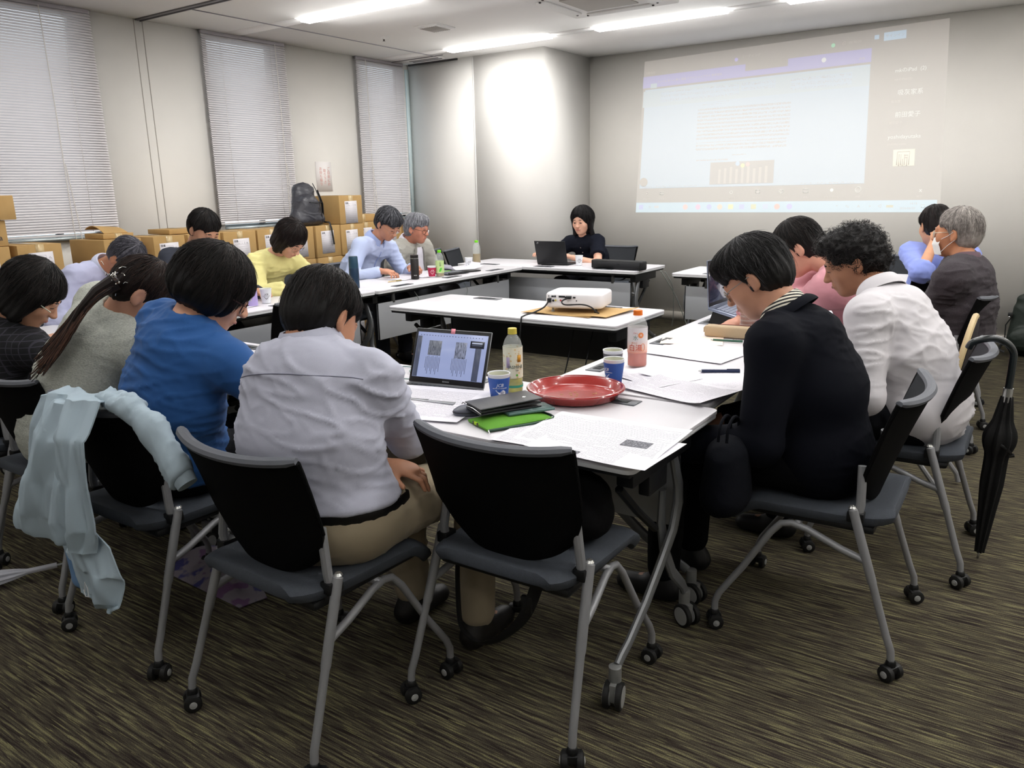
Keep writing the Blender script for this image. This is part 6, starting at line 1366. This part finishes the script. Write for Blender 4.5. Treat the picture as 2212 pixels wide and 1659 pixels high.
for i in range(12): b.lathe([(0, -.0022), (.0022, 0), (0, .0022)], 8, Matrix.Translation((-.108 - .0025 * i * .4, -.066 - .0042 * i * .6, .006 + .001 * math.sin(i))))
b.build('bead_chain', m_chrome, t)['kind'] = 'stuff'
t = thing('smartphone', 'dark teal smartphone sticking out beneath the black wallet', 'phone', (-1.225, 1.862, TZ + .019), math.radians(58)); MB().box((0, 0, .004), (.15, .074, .008)).build('phone_body', mat('phone_teal', '#4f6a66', .35, .2), t, bevel=.003, seg=3)
MB().box((0, 0, .0083), (.142, .066, .0006)).build('phone_back', mat('phone_teal_dark', '#3f5c58', .3), t)
t = thing('wallet', 'black leather wallet with a silver snap on top of the green pouch', 'wallet', (-1.285, 1.828, TZ + .027), math.radians(62)); m_bl = mat('leather_black_grain', '#26272b', .38, bump=.25, bscale=300)
MB().grid(lambda u, v: ((u - .5) * .20, (v - .5) * .105, .004 + .001 * math.sin(u * 5)), 10, 6, .005).build('wallet_lower_leaf', m_bl, t, bevel=.002); MB().grid(lambda u, v: ((u - .5) * .196, (v - .5) * .10, .0125 + .002 * u), 10, 6, .006).build('wallet_pages', m_blk, t)
MB().grid(lambda u, v: ((u - .5) * .205, (v - .5) * .108, .020 + .006 * u + .001 * math.sin(v * 3.1)), 12, 8, .0045).build('wallet_flap', m_bl, t, bevel=.002)
MB().lathe([(.0055, 0), (.006, .001), (.004, .002), (.003, .0012), (0, .0012)], 18, Matrix.Translation((.062, -.012, .0268))).build('snap_button', m_chrome, t); MB().tube([(-.10, -.052, .008), (-.102, 0, .014), (-.10, .05, .010)], .0012, 5).build('metal_edge', m_chrome, t)
t = thing('mouse_case', 'small dark grey rounded case beside the wallet', 'case', (-1.385, 1.79, TZ), math.radians(60)); MB().lathe([(0, 0), (.034, 0), (.040, .006), (.042, .014), (.040, .020), (.030, .027), (.012, .030), (0, .030)], 32, Matrix.Diagonal((1.25, .85, 1, 1))).build('case_body', mat('graphite_plastic', '#4a4c58', .4), t)
MB().lathe([(.0418, .0135), (.0425, .015), (.0418, .0165)], 32, Matrix.Diagonal((1.25, .85, 1, 1)), cap=False).build('case_seam', m_blk, t); MB().tube([(-.01, .035, .026), (-.006, .036, .031), (.002, .035, .026)], .0015, 6).build('case_loop', m_blk, t)
t = thing('key_ring', 'bunch of silver keys with a crystal charm beside the blue cup', 'keys', (-1.352, 1.945, TZ), .4)
MB().tube([(.016 * math.cos(a), .016 * math.sin(a), .004 + .006 * math.sin(a)) for a in [2 * PI * i / 20 for i in range(20)]], .0012, 6, closed=True).build('ring', m_chrome, t)
for i, a in enumerate((.3, 1.1, 2.0, 5.4)):
    T = Matrix.Translation((.016 * math.cos(a), .016 * math.sin(a), .004 + .003 * i)) @ Matrix.Rotation(a, 4, 'Z') @ Matrix.Rotation(-.1 * i, 4, 'Y')
    MB().lathe([(0, 0), (.010, 0), (.010, .002), (0, .002)], 14, T @ Matrix.Translation((.008, 0, 0))).box((.028, 0, .001), (.028, .006, .002), T).box((.036, .004, .001), (.008, .004, .002), T).build('key', mat('key_steel', '#a9a59a', .25, .9), t, bevel=.0005)
b = MB(); rnd = random.Random(4)
for i in range(14): b.lathe([(0, -.006), (.005, -.002), (.005, .003), (0, .006)], 6, Matrix.Translation((-.018 + rnd.gauss(0, .007), .004 + rnd.gauss(0, .007), .012 + i * .0022)) @ Matrix.Rotation(rnd.random() * 3, 4, 'X'))
b.build('crystal_charm', mat('crystal', '#c9c9d4', .08, .6), t)
# small card and outlet lid at the tray
t = thing('plastic_card', 'small card with a reddish picture lying between the tray and the papers', 'card', (-1.105, 2.36, TZ), -.5); MB().box((0, 0, .0012), (.085, .054, .0016)).build('card_body', mat('card_grey_brown', '#7d7472', .4), t, bevel=.0005); MB().box((.018, 0, .0022), (.036, .045, .0003)).build('card_picture', mat('card_red', '#b07468', .4), t)
# pens, pencil case
def pen(x, y, z, rz, L, r, m1, m2, label, clip=m_chrome, tip=m_chrome):
    t = thing('pen', label, 'pen', (x, y, TZ + z + r), rz, 'pens on the tables'); b = lambda a, c, q: MB().lathe([(0, a), (q, a), (q, c), (0, c)], 14, Matrix.Rotation(PI / 2, 4, 'Y'))
    b(-L / 2 + .012, L * .1, r).build('pen_barrel', m1, t); b(L * .1, L / 2 - .004, r * 1.02).build('pen_upper', m2, t); MB().lathe([(0, -L / 2), (.0012, -L / 2), (r * .9, -L / 2 + .012), (0, -L / 2 + .012)], 14, Matrix.Rotation(PI / 2, 4, 'Y')).build('pen_tip', tip, t)
    MB().box((L * .32, 0, r + .001), (L * .3, .003, .0015)).build('pen_clip', clip, t); return t
m_bp1 = mat('pen_navy', '#1b2748', .35)
pen(-.925, 2.66, .004, math.radians(28), .15, .0062, m_bp1, m_bp1, 'thick navy blue pen on the sheet, right row', m_bp1); pen(-1.10, 3.24, .001, math.radians(10), .14, .005, mat('pen_green', '#2f5a48', .35), mat('pen_green', '#2f5a48', .35), 'dark green pen lying in front of the beige pencil case')
pen(-4.02, 4.335, .0, math.radians(80), .14, .005, mat('pen_beige', '#c8b48c', .5), mat('pen_olive', '#8c7a3c', .5), 'beige and olive pen before the man in light blue'); pen(-4.08, 5.06, .0, math.radians(75), .14, .006, mat('pen_lime', '#78d830', .5), m_blk, 'lime green marker pen beside the black tablet')
t = thing('pencil_case', 'beige box-shaped pencil case with a red zip on the right row', 'pencil case', (-1.13, 3.35, TZ), math.radians(6)); m_pc = mat('beige_leather', '#b59f80', .6, bump=.2, bscale=200)
MB().box((0, 0, .026), (.205, .062, .050)).build('case_body', m_pc, t, bevel=.010, seg=3); MB().tube([(-.10, .012, .046), (-.03, .016, .052), (.09, .016, .052)], .0022, 6).build('zip', mat('zip_maroon', '#6a3632', .5), t); MB().tube([(-.103, .01, .045), (-.112, .006, .034), (-.110, .0, .016)], .0028, 6, flat=.5).build('zip_pull', m_pc, t)
# tablet and phone on the window-side row
t = thing('tablet', 'black covered tablet lying before the older man', 'tablet', (-3.99, 4.98, TZ), math.radians(82)); MB().box((0, 0, .006), (.24, .17, .010)).build('tablet_body', mat('tablet_slate', '#3c4148', .4), t, bevel=.003); MB().box((0, .004, .0115), (.22, .14, .001)).build('tablet_cover', mat('cover_slate', '#565c64', .5), t); MB().tube([(-.11, -.088, .010), (.11, -.088, .010)], .010, 8).build('tablet_spine', m_blk, t)
t = thing('smartphone', 'black smartphone lying beside the tablet', 'phone', (-3.93, 5.17, TZ), math.radians(75)); MB().box((0, 0, .006), (.15, .072, .011)).build('phone_body', m_blk, t, bevel=.004)
t = thing('blue_folder', 'bright blue plastic folder on the far part of the right row', 'folder', (-1.02, 3.98, TZ), .3); MB().box((0, 0, .006), (.22, .16, .010)).build('folder_cover', mat('folder_blue', '#3f86d8', .4), t, bevel=.003); MB().box((.01, 0, .0125), (.2, .14, .002)).build('folder_sheet', m_plain, t)
# ------------------------------------------------------------------ bags
t = thing('black_bag', 'large black soft bag on the seat of the empty foreground chair, strap hanging down', 'bag', (-1.06, 1.70, .475), 0); m_bag = mat('black_nylon', '#050506', .85, spec=.15, bump=.3, bscale=90)
S = SDF(); S.cap((-.02, .03, .05), (.12, .03, .05), .055, k=.05, F=np.eye(3), sc=(1, 1.6, 1)); S.cap((.03, .00, .06), (.08, .02, .12), .075, .05, k=.05, F=np.eye(3), sc=(2.0, 1.1, 1)); S.plane((0, 0, .0), (0, 0, -1)); V, F = S.extract(.009); V = folds(V, F, [((9, 9, 15), .012), ((22, 22, 22), .004)], 1.4); link('bag_body', np_mesh('bag_body', V, F, m_bag), t)
MB().tube(smooth([(-.13, -.03, .06), (-.215, -.06, .02), (-.235, -.10, -.10), (-.235, -.11, -.26), (-.215, -.12, -.325), (-.15, -.13, -.345), (-.07, -.14, -.30), (.02, -.15, -.20), (.06, -.13, -.08), (.07, -.08, .0)]), .020, 8, flat=.22, up=(0, 1, 0)).build('shoulder_strap', mat('strap_black', '#101114', .7), t)
MB().box((.03, -.152, -.16), (.03, .012, .05)).build('strap_buckle', m_blk, t, bevel=.003)
t = thing('navy_bag', 'navy cloth bag with round handles on the lap of the man in the navy jacket', 'bag', (-.70, 2.115, .035), .05); m_nb = mat('navy_canvas', '#080a11', .9, bump=.2, bscale=200, spec=.15)
S = SDF(); S.cap((0, 0, .47), (0, 0, .58), .070, .058, k=.04, F=np.eye(3), sc=(1.0, 1.7, 1)); S.plane((0, 0, .42), (0, 0, -1)); V, F = S.extract(.009); V = folds(V, F, [((9, 9, 12), .010)], 7.); link('bag_body', np_mesh('bag_body', V, F, m_nb), t)
for s_ in (-1, 1): MB().tube(smooth([(s_ * .012, -.06, .64), (s_ * .012, -.05, .682), (s_ * .012, 0, .70), (s_ * .012, .05, .682), (s_ * .012, .06, .64)]), .0045, 8).build('handle', m_nb, t)
# floral cloth bag on the floor
k = NT('floral_cloth', .8); vo = k.n('TexVoronoi'); vo.inputs['Scale'].default_value = 22; k.l(k.coord(), vo.inputs[0]); k.base(k.mix(k.math('LESS_THAN', vo.outputs[0], .34), '#b9acb4', vo.outputs[1])); 
k2_ = k.ramp(k.noise(k.coord(), 14, 2), [(.38, '#34346e'), (.44, '#7d757e'), (.56, '#7d757e'), (.62, '#66486c')]); k.base(k2_)
t = thing('floral_bag', 'pale cloth bag with a blue and violet flower print lying on the carpet', 'bag', (-2.36, 1.56, 0), -.25)
MB().grid(lambda u, v: ((u - .5) * .46, (v - .5) * (.30 - .2 * u), .006 + .055 * math.sin(PI * v) * (1 - u) ** .6 * (.6 + .4 * abs(math.sin(9 * u + 4 * v)))), 22, 14, .004).build('cloth_bag', k.m, t)
# clear umbrella on the carpet
m_clr = mat('clear_vinyl', '#e4e6ee', .25, trans=.55, ior=1.2, spec=.6)
t = thing('folded_umbrella', 'folded translucent plastic umbrella lying on the carpet at the left edge', 'umbrella', (-3.21, .74, .036), math.radians(64))
V_ = []; MB().grid(lambda u, v: (-.05 + .62 * u, (.012 + .034 * math.sin(PI * min(1, u * 1.1 + .08)) ** .7 * (1 + .25 * math.cos(v * 2 * PI * 8))) * math.cos(2 * PI * v), (.010 + .024 * math.sin(PI * min(1, u * 1.1 + .08)) ** .7 * (1 + .25 * math.cos(v * 2 * PI * 8))) * math.sin(2 * PI * v)), 26, 64).build('umbrella_canopy', m_clr, t)
MB().tube([(-.10, 0, 0), (.62, 0, 0)], .004, 8).build('umbrella_shaft', m_cupw, t); MB().tube([(-.06, 0, 0), (-.16, 0, 0), (-.20, .02, 0), (-.20, .06, 0), (-.17, .07, 0)], .010, 8).build('umbrella_handle', m_cupw, t)
# black umbrella hooked on the chair
t = thing('black_umbrella', 'long black umbrella hooked by its curved handle on the chair back at the right', 'umbrella', (-.072, 3.18, -.045), 0)
UB = [(-.125, -.03, .845), (-.115, -.035, .865), (-.085, -.035, .880), (-.045, -.03, .885), (-.01, -.02, .868), (.01, -.01, .835), (.012, -.01, .79), (.010, -.01, .70)]
MB().tube(smooth(UB), .0125, 12).build('umbrella_handle', mat('handle_dark_gloss', '#23282a', .18, coat=.6), t); MB().tube([(.010, -.01, .71), (.009, -.01, .66)], .016, 14).build('handle_collar', m_chrome, t)
def can(u, v):
    z = .68 - .60 * u; r_ = (.016 + .016 * min(1, u * 5)) * (1 - .55 * max(0, u - .55) / .45) * (1 + .22 * math.cos(2 * PI * v * 8 + 3 * u)); o = .0 if not .16 < u < .36 else .016 * math.sin((u - .16) / .2 * PI)
    return (.009 - .02 * u + (r_ + o) * math.cos(2 * PI * v), -.01 + .0 * u + (r_ + o) * math.sin(2 * PI * v), z)
MB().grid(can, 34, 64).build('umbrella_canopy', mat('umbrella_black', '#070708', .8), t); MB().tube([(-.011, -.01, .085), (-.014, -.01, .052)], .004, 8).build('ferrule', m_chrome, t)
MB().tube([(.04, -.03, .47), (.055, -.03, .475)], .007, 8).tube([(-.01, -.05, .52), (.03, -.05, .50), (.05, -.03, .47)], .006, 6, flat=.4).build('closing_band', m_blk, t)
# ------------------------------------------------------------------ pale blue jacket over the chair back
t = thing('draped_jacket', 'pale blue thin jacket hung over a chair back at the left', 'jacket', (-2.20, 1.08, 0), 0)
k = NT('pale_blue_cotton', .85); k.b.inputs['Base Color'].default_value = srgb('#adbfcb') + (1,); k.bump(k.noise(k.coord(), 500, 2), .1, .002); m_jk = k.m; m_jk2 = mat('jacket_lining_blue', '#6c8fb8', .85)
def loft(rowsp, name, m, amp=.012, fr=5., seed=0., th=.004, nu=34):
    """rowsp: list of (z, x0, x1, y) from top to bottom, folds running downwards"""
    R_ = [nv(r_) for r_ in rowsp]
    def f(u, v):
        q = v * (len(R_) - 1); i = min(int(q), len(R_) - 2); w_ = q - i; w_ = w_ * w_ * (3 - 2 * w_); z, a, b_, y = R_[i] * (1 - w_) + R_[i + 1] * w_; x = a + (b_ - a) * u
        d_ = u * 1. + v * .55; n_ = noise.noise((d_ * fr * .55 + seed, v * 1.8, seed)) * amp * 2.6 * min(1, .3 + v * 1.5) + (1 - abs(noise.noise((u * fr * .8 - v * 2.6, v * 3.2 + u * 2 + seed, 3.))) * 3) * amp * .35 + noise.noise((u * 9, v * 8, 5.)) * amp * .4
        edge = math.cos(u * PI) ** 2
        return (x, y - .018 * (1 - edge) - n_, z + .008 * noise.noise((u * 6, v * 8, seed)))
    return MB().grid(f, nu, 30, th).build(name, m, t)
loft([(.822, -.20, -.02, .03), (.818, -.215, .02, -.02), (.72, -.27, .00, -.055), (.58, -.33, -.03, -.065), (.46, -.37, -.04, -.07), (.385, -.385, -.07, -.07)], 'jacket_back_panel', m_jk, .016, 5, 1.3)
loft([(.840, -.15, .10, .04), (.835, -.14, .115, -.02), (.74, -.10, .115, -.075), (.60, -.08, .105, -.08), (.47, -.10, .10, -.085), (.40, -.09, .06, -.08)], 'jacket_front_panel', m_jk, .014, 7, 4.1)
loft([(.50, -.30, -.06, -.045), (.42, -.20, .11, -.05), (.33, -.12, .14, -.055), (.24, -.06, .12, -.055), (.215, -.02, .08, -.05)], 'jacket_hem_panel', m_jk, .012, 6, 7.7)
S = SDF(); S.cap((-.185, -.02, .46), (-.135, -.02, .25), .030, .034, k=.02); V, F = S.extract(.007); V = folds(V, F, [((10, 10, 6), .008)], 3.); link('jacket_sleeve', np_mesh('jacket_sleeve', V, F, m_jk2), t)
S = SDF(); S.cap((.06, .03, .835), (.19, .02, .825), .018, .024, k=.03, F=np.eye(3), sc=(1, 1.6, 1)); S.cap((.19, .02, .825), (.30, .015, .775), .026, .034, k=.03, F=np.eye(3), sc=(1.2, .9, 1.2)); S.cap((.30, .015, .775), (.40, .01, .68), .034, .038, k=.03, F=np.eye(3), sc=(1.25, .8, 1.25), clip=[((.415, .01, .67), (.75, 0, -.66))])
V, F = S.extract(.007); V = folds(V, F, [([[26, 0, -20], [3, 12, -3], [4, 4, 5]], .016), ([[6, 0, 8], [9, 30, 9], [20, 4, -22]], .010), ((26, 26, 26), .005)], 6.); link('jacket_sleeve', np_mesh('jacket_sleeve', V, F, m_jk), t)
MB().tube([(.06, -.115, .30), (.075, -.118, .335), (.085, -.118, .32), (.08, -.116, .29), (.06, -.115, .285), (.055, -.115, .305)], .0014, 6).build('draw_cord', m_cupw, t)
MB().tube([(.405, .012, .678), (.425, .013, .652)], [.038, .034], 20, flat=.7).build('sleeve_cuff', m_jk, t)
